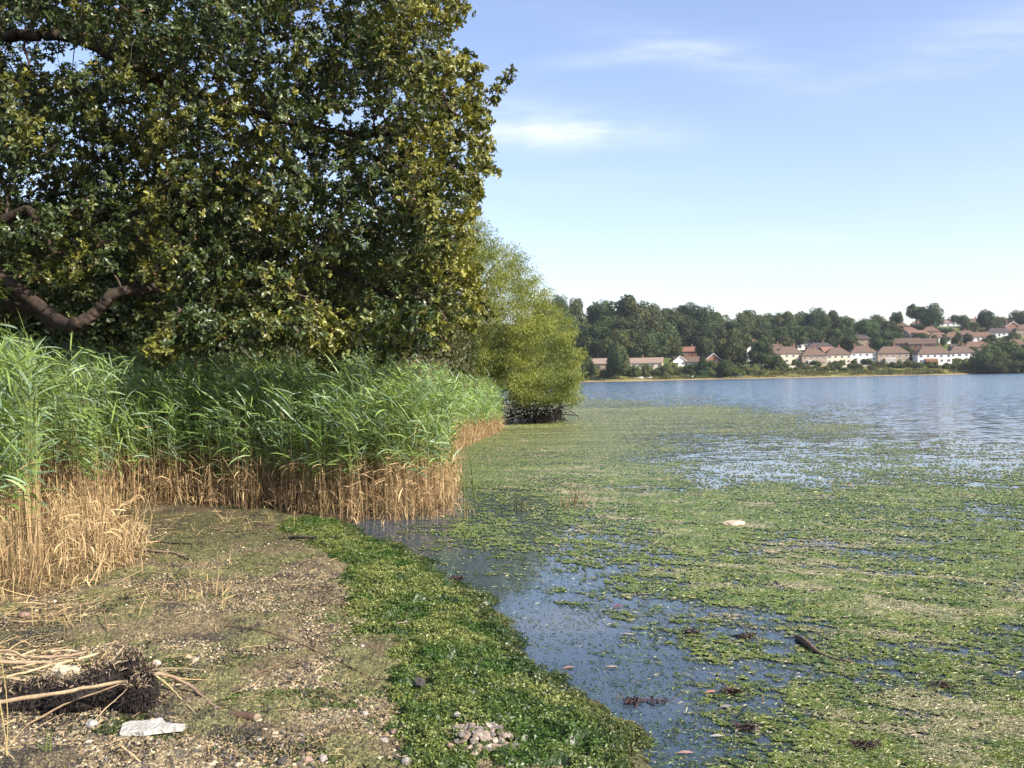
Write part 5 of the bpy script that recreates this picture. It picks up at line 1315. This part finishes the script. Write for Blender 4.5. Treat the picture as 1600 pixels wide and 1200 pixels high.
# black peaty root clump
a = Acc(); K = 9000
cpos = [(20, 1100, .30, .10), (70, 1100, .26, .13), (120, 1105, .24, .16), (165, 1095, .22, .20), (205, 1085, .17, .24), (225, 1100, .10, .20), (215, 1112, .12, .16)]
org = gp(150, 1105)
core = Acc()
for (cx_, cy_, r_, h_) in cpos:
    c = gp(cx_, cy_)
    v = ico + rng.normal(0, 0.08, (12, 3)); v = v * np.array([r_ * 0.8, r_ * 0.7, h_ * 0.85]) + c + np.array([0, 0, h_ * 0.25]) - org
    core.add(v, icoF, np.array([0.02, 0.016, 0.014]))
root = empty('root_clump', org); tag(root, 'black peaty clump of dead reed roots standing on the mud at lower left', 'root clump')
core.build('peat', M_wood, root)
per = K // len(cpos)
for (cx_, cy_, r_, h_) in cpos:
    c = gp(cx_, cy_); d = rng.normal(size=(per, 3)); d[:, 2] = np.abs(d[:, 2]); d /= np.linalg.norm(d, axis=1, keepdims=True)
    P_ = c + np.array([0, 0, h_ * .25]) + d * np.array([r_ * .82, r_ * .72, h_ * .88]) - org
    top = d[:, 2] > 0.78
    cc = np.where(top[:, None] & (rng.random((per, 1)) < .42), np.array([0.26, 0.20, 0.13]), np.array([0.028, 0.022, 0.019])) * rng.uniform(.6, 1.5, (per, 1))
    ribbons(a, P_, rng.uniform(0, 6.28, per), rng.uniform(-1.5, .3, per) + np.where(top, 1.0, 0), rng.uniform(-.5, 1, per), rng.uniform(.015, .06, per), rng.uniform(.003, .009, per), 3, cc)
a.build('root_fibre', M_wood, root)['kind'] = 'stuff'
# canes lying on the clump
def T3(px, py, h): # point h above the ground, seen at pixel
    p = G(px, py + h * 230); q = p + np.array([0, 0, h]); return q
sp_ = [
 ([T3(-40, 1108, .10), T3(60, 1094, .16), T3(130, 1083, .19), T3(200, 1071, .22)], .014, .010, cane, 'thick pale cane resting across the front of the black root clump'),
 ([T3(40, 1135, .02), T3(100, 1104, .08), T3(170, 1080, .14), T3(200, 1068, .17)], .006, .004, (0.24, 0.17, 0.10), 'thin brown cane leaning just below the thick pale cane'),
 ([T3(140, 1135, .0), T3(165, 1110, .07), T3(195, 1086, .14)], .004, .003, cane, 'short thin stick slanting up the right face of the root clump'),
 ([T3(-30, 1034, .10), T3(60, 1036, .12), T3(85, 1037, .12)], .012, .011, (0.42, 0.30, 0.19), 'flat pinkish cane lying left of the white crust on the clump'),
 ([T3(-30, 1021, .10), T3(15, 1016, .14), T3(45, 1030, .12)], .009, .009, (0.42, 0.30, 0.18), 'bent broken cane furthest up on the root clump'),
 ([T3(60, 1027, .12), T3(110, 1024, .13), T3(135, 1020, .14)], .010, .008, (0.38, 0.25, 0.16), 'upper of two canes pointing right on top of the clump'),
 ([T3(90, 1038, .12), T3(125, 1030, .14), T3(155, 1021, .16)], .010, .009, (0.50, 0.38, 0.22), 'bright straw cane slanting up right on top of the clump'),
 ([T3(10, 1060, .10), T3(50, 1050, .13), T3(85, 1038, .15)], .008, .007, (0.46, 0.34, 0.2), 'straw cane slanting up toward the white crust'),
 ([T3(-30, 1062, .06), T3(20, 1060, .07), T3(60, 1066, .06)], .007, .006, (0.40, 0.30, 0.18), 'lowest straw cane at the left edge of the clump'),
 ([T3(170, 1040, .14), T3(195, 1010, .20)], .005, .003, (0.42, 0.32, 0.2), 'short straw spike pointing up from the clump top')]
for (pts, a0, a1, c_, lb) in sp_: stick('cane', pts, a0, a1, c_, lb, 'cane', 'canes on the root clump', 4)
for q_ in range(16):
    x_, y_ = random.uniform(-20, 95), random.uniform(1015, 1062); l_ = random.uniform(30, 80); s_ = random.uniform(-16, 10); h_ = random.uniform(.08, .14)
    stick('reed_piece', [T3(x_, y_, h_), T3(x_ + l_ * .5, y_ + s_ * .5 + random.uniform(-2, 2), h_ + .01), T3(x_ + l_, y_ + s_, h_ + random.uniform(-.01, .02))], random.uniform(.005, .009), .005, np.array(cane) * random.uniform(.7, 1.4), 'dry broken reed piece heaped with others on the left of the root clump', 'reed piece', 'broken reed pieces on the root clump', 3)
# right-hand root of the clump
stick('root_branch', [T3(225, 1055, .16), T3(265, 1058, .12), T3(300, 1075, .06), gp(325, 1102, .02), gp(350, 1114, .01)], .013, .009, (0.26, 0.18, 0.12), 'curved root reaching from the clump down to the brown pipe', 'root')
stick('root_branch', [T3(240, 1055, .15), T3(262, 1072, .10), T3(285, 1095, .04), gp(318, 1130, .01)], .009, .005, (0.34, 0.28, 0.14), 'pale forked root curving down in front of the clump', 'root')
stick('root_branch', [T3(225, 1052, .17), T3(270, 1046, .14), T3(330, 1048, .10)], .010, .004, (0.2, 0.17, 0.1), 'greenish root stretching right from the top of the clump', 'root')
stick('root_branch', [T3(255, 1060, .12), T3(300, 1062, .05), T3(330, 1063, .03)], .006, .003, (0.36, 0.27, 0.14), 'thin pale root lying right of the clump', 'root')
# crust of white salt on clump: lumpy mesh
def lumpy(name, c, sx, sy, sz_, col, label, cat, sub=2, jit=0.25, mat=None, rz=0.0, group=None):
    import bmesh
    bm = bmesh.new(); bmesh.ops.create_icosphere(bm, subdivisions=sub, radius=1.0)
    sd_ = random.randint(0, 999)
    for v in bm.verts:
        q = v.co; k = 1 + jit * (math.sin(q.x * 5 + sd_) * math.sin(q.y * 4 + sd_ * 2) + 0.6 * math.sin(q.z * 7 + sd_) * math.cos(q.x * 9)) + random.uniform(-jit, jit) * 0.25
        v.co = (q.x * sx * k, q.y * sy * k, q.z * sz_ * k)
    me = bpy.data.meshes.new(name); bm.to_mesh(me); bm.free()
    at_ = me.attributes.new('Col', 'FLOAT_COLOR', 'POINT')
    cc = np.ones((len(me.vertices), 4), np.float32); cc[:, :3] = np.array(col) * rng.uniform(.85, 1.15, (len(me.vertices), 1)); at_.data.foreach_set('color', cc.ravel())
    me.materials.append(mat or M_stone)
    o = bpy.data.objects.new(name, me); C.objects.link(o); o.location = tuple(c); o.rotation_euler = (0, 0, rz); tag(o, label, cat, group); return o
lumpy('foam_lump', T3(100, 1054, .15), .075, .05, .045, (0.38, 0.33, 0.23), 'cream crusty lump lying on top of the black root clump', 'foam', 3, .35)
lumpy('flint', T3(190, 1040, .15), .03, .025, .02, (0.45, 0.38, 0.27), 'pale round flint on top of the clump at its right end', 'stone')
lumpy('flint', T3(245, 1037, .12), .03, .025, .022, (0.42, 0.34, 0.25), 'tan flint perched behind the roots right of the clump', 'stone')
lumpy('flint', gp(143, 1136, .015), .035, .03, .028, (0.26, 0.25, 0.23), 'smooth grey stone on black mud in front of the clump', 'stone', 3, .1)
lumpy('flint', gp(38, 965, .02), .05, .035, .03, (0.20, 0.13, 0.10), 'reddish brown stone on the mud below the broken reeds', 'stone', 3, .1)
# weathered white board fragment
a = Acc()
c0, c1, c2_, c3_ = gp(187, 1153), gp(200, 1136), gp(255, 1134), gp(290, 1147)
out_ = [gp(187, 1155), gp(192, 1140), gp(205, 1136), gp(225, 1137), gp(253, 1133), gp(258, 1141), gp(272, 1144), gp(290, 1146), gp(285, 1150), gp(250, 1152), gp(225, 1155), gp(205, 1154)]
org = gp(235, 1146)
hz = max(q[2] for q in out_) + 0.012
V = [(q[0] - org[0], q[1] - org[1], hz - org[2]) for q in out_] + [(q[0] - org[0], q[1] - org[1], hz - org[2] + .022) for q in out_]
n_ = len(out_); F = [tuple(range(n_, 2 * n_))[::-1], tuple(range(n_))] + [(i, (i + 1) % n_, n_ + (i + 1) % n_, n_ + i) for i in range(n_)]
me = bpy.data.meshes.new('board_fragment'); me.from_pydata(V, [], F)
M_board = solid_mat('bleached_board', (0.42, 0.40, 0.35), 0.85, 0.45, 14.0, 1.0, 40.0); me.materials.append(M_board); me.validate()
o = bpy.data.objects.new('board_fragment', me); C.objects.link(o); o.location = tuple(org); tag(o, 'jagged bleached white board lying flat on the mud in front of the clump', 'board')
# brown pipe stub
pa, pb2 = gp(356, 1122, .022), gp(402, 1129, .024)
root = empty('pipe_stub', pa); tag(root, 'short dark brown broken pipe with pale rim lying on the pebbles', 'pipe')
a = Acc(); d = pb2 - pa
tube_path(a, [d * t for t in np.linspace(0, 1, 7)], [.018, .024, .026, .027, .027, .026, .026], np.array([0.10, 0.065, 0.045]), 14, .03, caps=False)
a.build('barrel', M_wood, root, smooth=True)
a = Acc(); tube_path(a, [d * .96, d * 1.06, d * 1.07, d * .98], [.0275, .028, .019, .018], np.array([0.22, 0.17, 0.11]), 14, .06, caps=False); a.build('rim', M_wood, root, smooth=True)
# shell fragments
for (x_, y_, w_, lb) in ((415, 1146, .035, 'curved pinkish shell just right of the brown pipe'), (430, 1150, .028, 'smaller pale shell touching the curved pinkish shell')):
    a = Acc(); N = 9; c = gp(x_, y_, .004); V = []
    for i in range(N):
        for j in range(N):
            u_, v_ = i / (N - 1) * 2 - 1, j / (N - 1) * 2 - 1; rr_ = 1 + .08 * math.sin(9 * u_)
            V.append((u_ * w_ * rr_, v_ * w_ * .6 * math.sqrt(max(0.05, 1 - u_ * u_ * .8)), w_ * .75 * (1 - u_ * u_ * .7 - v_ * v_ * .6)))
    V = np.array(V); V = np.concatenate([V, V - np.array([0, 0, .004])]); i_ = (np.arange(N - 1)[:, None] * N + np.arange(N - 1)[None]).ravel()
    F = np.stack([i_, i_ + N, i_ + N + 1, i_ + 1], -1); a.add(V, np.concatenate([F, F[:, ::-1] + N * N]), np.array([0.52, 0.40, 0.29])); o = a.build('shell', M_stone, smooth=True); o.location = tuple(c); o.rotation_euler = (.2, .15, random.uniform(0, 3)); tag(o, lb, 'shell')
# long twigs
stick('twig', [gp(345, 983, .03), gp(400, 993, .05), gp(450, 1008, .05), gp(505, 1030, .035), gp(560, 1055, .03), gp(604, 1076, .015)], .0055, .003, brown, 'long thin dark twig lying across the gravel toward the seaweed', 'twig')
stick('twig', [gp(372, 1062, .01), gp(420, 1052, .03), gp(463, 1032, .03)], .005, .003, (0.16, 0.10, 0.06), 'short forked twig below the long thin twig', 'twig')
stick('twig', [gp(140, 962, .03), gp(160, 968, .09), gp(166, 985, .07), gp(172, 1007, .01)], .006, .004, (0.24, 0.16, 0.1), 'hooked brown stem arching over the mud above the clump', 'twig')
stick('twig', [gp(270, 974, .01), gp(295, 977, .015), gp(315, 971, .02)], .007, .005, (0.42, 0.33, 0.22), 'curved straw coloured stem in the middle of the mud', 'twig')
stick('twig', [gp(173, 1010, .01), gp(200, 1016, .02), gp(230, 1014, .01)], .004, .003, brown, 'short brown twig just above the root clump', 'twig')
stick('driftwood', [gp(222, 862, .02), gp(250, 866, .03), gp(272, 868, .03), gp(297, 876, .015)], .017, .010, (0.24, 0.18, 0.13), 'pale tipped branch lying beside the broken straw reeds', 'branch')
stick('driftwood', [gp(452, 843, .03), gp(480, 846, .05), gp(510, 846, .06), gp(540, 852, .05), (gp(568, 857, .02))], .017, .010, blackc, 'black wet branch lying on the seaweed near the reeds', 'branch')
stick('driftwood', [gp(608, 988, .06), gp(622, 987, .07), gp(638, 983, .06)], .007, .003, (0.22, 0.16, 0.14), 'short grey stick on the seaweed bank', 'branch')
stick('driftwood', [gp(604, 1042, .02), gp(620, 1032, .03)], .007, .006, (0.3, 0.2, 0.13), 'stubby tan stick at the left edge of the seaweed', 'branch')
stick('driftwood', [gp(215, 845, .02), gp(250, 850, .02), gp(300, 852, .015)], .012, .007, blackc, 'black stem half buried behind the pale tipped branch', 'branch')
for (x_, y_) in ((385, 985), (350, 985)):
    c = gp(x_, y_)
# floating stick: thick head, thin bent tail
def W(px, py, z=0.0): return PZ(px, py, z)
a = Acc(); pts = smooth_path([W(1243, 993, .02), W(1262, 1006, .03), W(1278, 1019, .02), W(1300, 1028, .01), W(1318, 1032, .015), W(1334, 1035, .012)], 5)
rr_ = np.interp(np.linspace(0, 1, len(pts)), [0, .12, .3, .45, .7, .85, 1], [.010, .026, .022, .009, .007, .013, .009])
c = pts.mean(0); tube_path(a, pts - c, rr_, np.array([0.13, 0.095, 0.07]), 10, .14); o = a.build('floating_branch', M_wood, smooth=True); o.location = tuple(c); tag(o, 'dark club ended branch floating on the algae at lower right', 'branch')
# pale slab lying in the weed
lumpy('flat_stone', W(1147, 818, .015), .17, .13, .045, (0.46, 0.36, 0.26), 'flat pale pinkish slab showing through the floating algae', 'stone', 3, .12)
stick('driftwood', [W(733, 688, .02), W(742, 687, .05), W(752, 686, .02)], .05, .03, (0.5, 0.45, 0.38), 'bleached log floating off the far reed edge', 'log')
# dark wrack tangles on the water
wk = [(1080, 990, 'dark wrack tangle beside the clear water, left of the club ended branch'), (1162, 996, 'flat dark wrack tangle between clear water and the club ended branch'), (1145, 1083, 'reddish black wrack tangle next to the upright twig'), (1170, 1140, 'dark wrack tangle below the upright twig'), (1472, 1073, 'black wrack tangle among the algae at lower right'), (1028, 1097, 'small black wrack scrap on the clear blue water'), (1350, 1168, 'dark wrack scrap near the bottom edge on the right'), (715, 905, 'brown wrack tangle at the edge of the seaweed bank'), (992, 1098, 'thin dark wrack on the clear water by the seaweed bank')]
for (x_, y_, lb) in wk:
    a = Acc(); c = W(x_, y_, .004); K = 80 if 'small' not in lb else 40; sp2 = .035
    P_ = np.stack([rng.normal(0, sp2, K), rng.normal(0, sp2 * .6, K), rng.uniform(0, .02, K)], -1)
    ribbons(a, P_, rng.uniform(0, 6.28, K), rng.uniform(-.1, .9, K), rng.uniform(0, 1.6, K), rng.uniform(.03, .07, K), rng.uniform(.006, .014, K), 3, np.array([[0.045, 0.026, 0.022]]) * rng.uniform(.5, 1.8, (K, 1)))
    o = a.build('wrack_tangle', M_weed); o.location = tuple(c); tag(o, lb, 'seaweed', 'dark wrack tangles on the water')
stick('twig', [W(1192, 1098, -.02), W(1191, 1085, .06) * 1.0 + 0, W(1192, 1098, .13)], .004, .003, (0.2, 0.13, 0.1), 'single upright twig sticking out of the water', 'twig')
# fallen leaves on the water and shore
lf = [(965, 947, (0.42, 0.03, 0.03), 'crimson leaf floating on the clear water'), (888, 1043, (0.40, 0.22, 0.17), 'pink leaf floating near the seaweed bank'), (1070, 1176, (0.42, 0.25, 0.20), 'pink leaf floating near the bottom of the view'), (1110, 1081, (0.45, 0.2, 0.14), 'salmon leaf floating left of the upright twig'), (955, 1042, (0.42, 0.30, 0.2), 'beige leaf floating on the clear water'), (1120, 1150, (0.42, 0.38, 0.33), 'pale grey leaf on the clear water'), (982, 991, (0.40, 0.33, 0.27), 'pale leaf at the head of the clear water'), (1134, 1104, (0.3, 0.25, 0.24), 'dull leaf below the reddish wrack')]
shp = np.array([(0, 0), (.25, .12), (.5, .2), (.8, .13), (1, 0), (.8, -.13), (.5, -.2), (.25, -.12)])
for (x_, y_, cl_, lb) in lf:
    c = W(x_, y_, .008); s_ = .10; V = [((q[0] - .5) * s_, q[1] * s_, .006 * abs(q[1]) / .2) for q in shp] + [((q[0] - .5) * s_, q[1] * s_, .006 * abs(q[1]) / .2 - .0015) for q in shp]
    a = Acc(); Fq = np.array([(0, 1, 7, 7)]) ; Tn = np.array([(0, 1, 7), (1, 2, 7), (2, 6, 7), (2, 3, 6), (3, 5, 6), (3, 4, 5)]); a.add(np.array(V), np.concatenate([Tn, Tn[:, ::-1] + 8]), np.array(cl_)); o = a.build('fallen_leaf', M_weed); o.location = tuple(c); o.rotation_euler = (0, 0, random.uniform(-.6, .6)); tag(o, lb, 'leaf', 'fallen leaves on the water')
# reed stub clusters in the water
stubs = [(805, 803, 9, .35, 'dark reed stubs in a cluster standing in the algae off the reed corner'), (886, 795, 6, .3, 'left of the two small reed stub clusters further out'), (907, 792, 7, .38, 'right of the two small reed stub clusters further out'), (733, 780, 9, .75, 'loose thin green reeds standing in water beside the reed corner'), (722, 812, 5, .4, 'short reed stubs at the water edge below the reed corner'), (632, 832, 3, .12, 'single dark stub in the brown shaded water')]
for (x_, y_, n_, h_, lb) in stubs:
    c = W(x_, y_, -.03); root = empty('reed_stub_cluster', c); tag(root, lb, 'reed stubs', 'reed stubs in the water')
    P_ = np.stack([rng.normal(0, .12, n_), rng.normal(0, .15, n_), np.zeros(n_)], -1)
    cc = (np.array([0.10, 0.13, 0.04]) if 'green' in lb else np.array([0.16, 0.12, 0.05]) if 'dark' not in lb else np.array([.05, .045, .025])) * rng.uniform(.7, 1.6, (n_, 1))
    d = np.stack([rng.normal(0, .12, n_), rng.normal(0, .1, n_), rng.uniform(.5, 1.1, n_)], -1) * h_
    for q in range(n_):
        a = Acc(); tube_path(a, [P_[q], P_[q] + d[q] * .5 + rng.normal(0, .006, 3), P_[q] + d[q]], [.009, .008, .005], cc[q], 6); a.build('stem', M_straw, root)
# tall single reed shoots in the left foreground
for (x_, y_, h_, lb) in ((8, 1190, .62, 'tall thin dry reed shoot at the lower left edge'), (76, 1185, .16, 'short green shoots growing near the lower left corner'), (345, 955, .28, 'tall dry stalk standing alone in the mud'), (305, 945, .12, 'short pale stalk base beside the lone stalk'), (105, 1000, .3, 'bent straw shoot standing behind the canes')):
    a = Acc(); c = gp(x_, y_, -.01); n_ = 5 if 'shoots' in lb else 2
    P_ = np.stack([rng.normal(0, .015, n_), rng.normal(0, .015, n_), np.zeros(n_)], -1); cl_ = np.array([.14, .2, .05]) if 'green' in lb else np.array([.36, .29, .12])
    ribbons(a, P_, rng.uniform(0, 6.28, n_), rng.uniform(1.3, 1.7, n_), rng.uniform(-.1, .4, n_), h_ * rng.uniform(.7, 1.1, n_), .007, 5, cl_, prof='stem')
    m2_ = 4; Pb = P_[rng.integers(0, n_, m2_)] + np.stack([np.zeros(m2_), np.zeros(m2_), h_ * rng.uniform(.3, .8, m2_)], -1)
    ribbons(a, Pb, rng.uniform(0, 6.28, m2_), rng.uniform(.3, 1.1, m2_), rng.uniform(.3, 1.6, m2_), h_ * .5, .008, 4, cl_ * 1.1); o = a.build('reed_shoot', M_straw); o.location = tuple(c); tag(o, lb, 'reed shoot', 'single reed shoots')
# heap of stones at the edge of the seaweed
heap = []
for i in range(120):
    x_, y_ = random.gauss(755, 30), random.gauss(1160, 13)
    if ((x_ - 755) / 62) ** 2 + ((y_ - 1160) / 30) ** 2 < 1: heap.append((x_, y_))
meshes = []
for k in range(8):
    o = lumpy('heap_stone', (0, 0, 0), 1, .75, .55, [(0.24, 0.195, 0.15), (0.13, 0.115, 0.10), (0.32, 0.27, 0.21), (0.21, 0.15, 0.11)][k % 4], 'x', 'stone', 2 if k % 2 else 1, .26); meshes.append(o.data); bpy.data.objects.remove(o)
placed = []
for i, (x_, y_) in enumerate(heap):
    c = gp(x_, y_); rr_ = 1 - ((x_ - 755) / 62) ** 2 - ((y_ - 1160) / 30) ** 2
    s_ = random.uniform(.018, .038)
    o = bpy.data.objects.new('heap_stone', meshes[i % 8]); C.objects.link(o)
    o.location = (c[0], c[1], c[2] + .03 + .035 * rr_ * random.random()); o.scale = (s_, s_, s_); o.rotation_euler = (random.uniform(-.6, .6), random.uniform(-.6, .6), random.uniform(0, 6.28))
    tag(o, 'small pale stone in the heap on the seaweed at bottom centre', 'stone', 'stones heaped on the seaweed')
rocks = [(630, 1142, .034, 'dark angular stone left of the stone heap, uppermost of a small trio'), (616, 1150, .032, 'rounded brown stone of the small trio left of the heap'), (598, 1163, .03, 'grey stone of the small trio nearest the gravel'), (715, 1134, .026, 'single upright stone just above the heap'), (635, 1195, .03, 'flat stone at the bottom edge below the trio'), (570, 1118, .024, 'pair stone at the left foot of the seaweed bank'), (553, 1115, .02, 'reddish stone on the gravel left of the seaweed'), (505, 1190, .03, 'rounded stone by the bottom edge, right one'), (480, 1192, .028, 'brown rounded stone by the bottom edge, left one'), (405, 1160, .02, 'tan stone below the pinkish shell'), (567, 1013, .022, 'white pebble left of the seaweed bank'), (655, 1085, .05, 'dark hollow mound standing out of the seaweed bank'), (440, 1195, .03, 'dark stone in the bottom gravel')]
for (x_, y_, s_, lb) in rocks:
    cl_ = (0.5, 0.45, 0.36) if 'white' in lb else (0.05, 0.045, 0.04) if 'dark' in lb else (0.28, 0.19, 0.14) if 'red' in lb or 'brown' in lb else (0.28, 0.25, 0.22)
    lumpy('stone', gp(x_, y_, s_ * .5 + (.05 if x_ > 650 else 0)), s_, s_ * .8, s_ * .75, cl_, lb, 'stone', 2, .15, rz=random.uniform(0, 6))

# ------------------------------------------------------------------ haze
v, f = box_arr(-1550, 1550, -60, 2150, -6.0, 95)
mh = bpy.data.meshes.new('haze'); mh.from_pydata([tuple(q) for q in v], [], [tuple(q) for q in f])
m, nt, out = nmat('haze')
vol = nt.nodes.new('ShaderNodeVolumePrincipled'); vol.inputs['Density'].default_value = 0.00009
vol.inputs['Color'].default_value = (0.80, 0.88, 1.0, 1); vol.inputs['Anisotropy'].default_value = 0.3
nt.links.new(vol.outputs[0], out.inputs['Volume']); mh.materials.append(m)
ho = bpy.data.objects.new('haze', mh); C.objects.link(ho); tag(ho, kind='stuff')
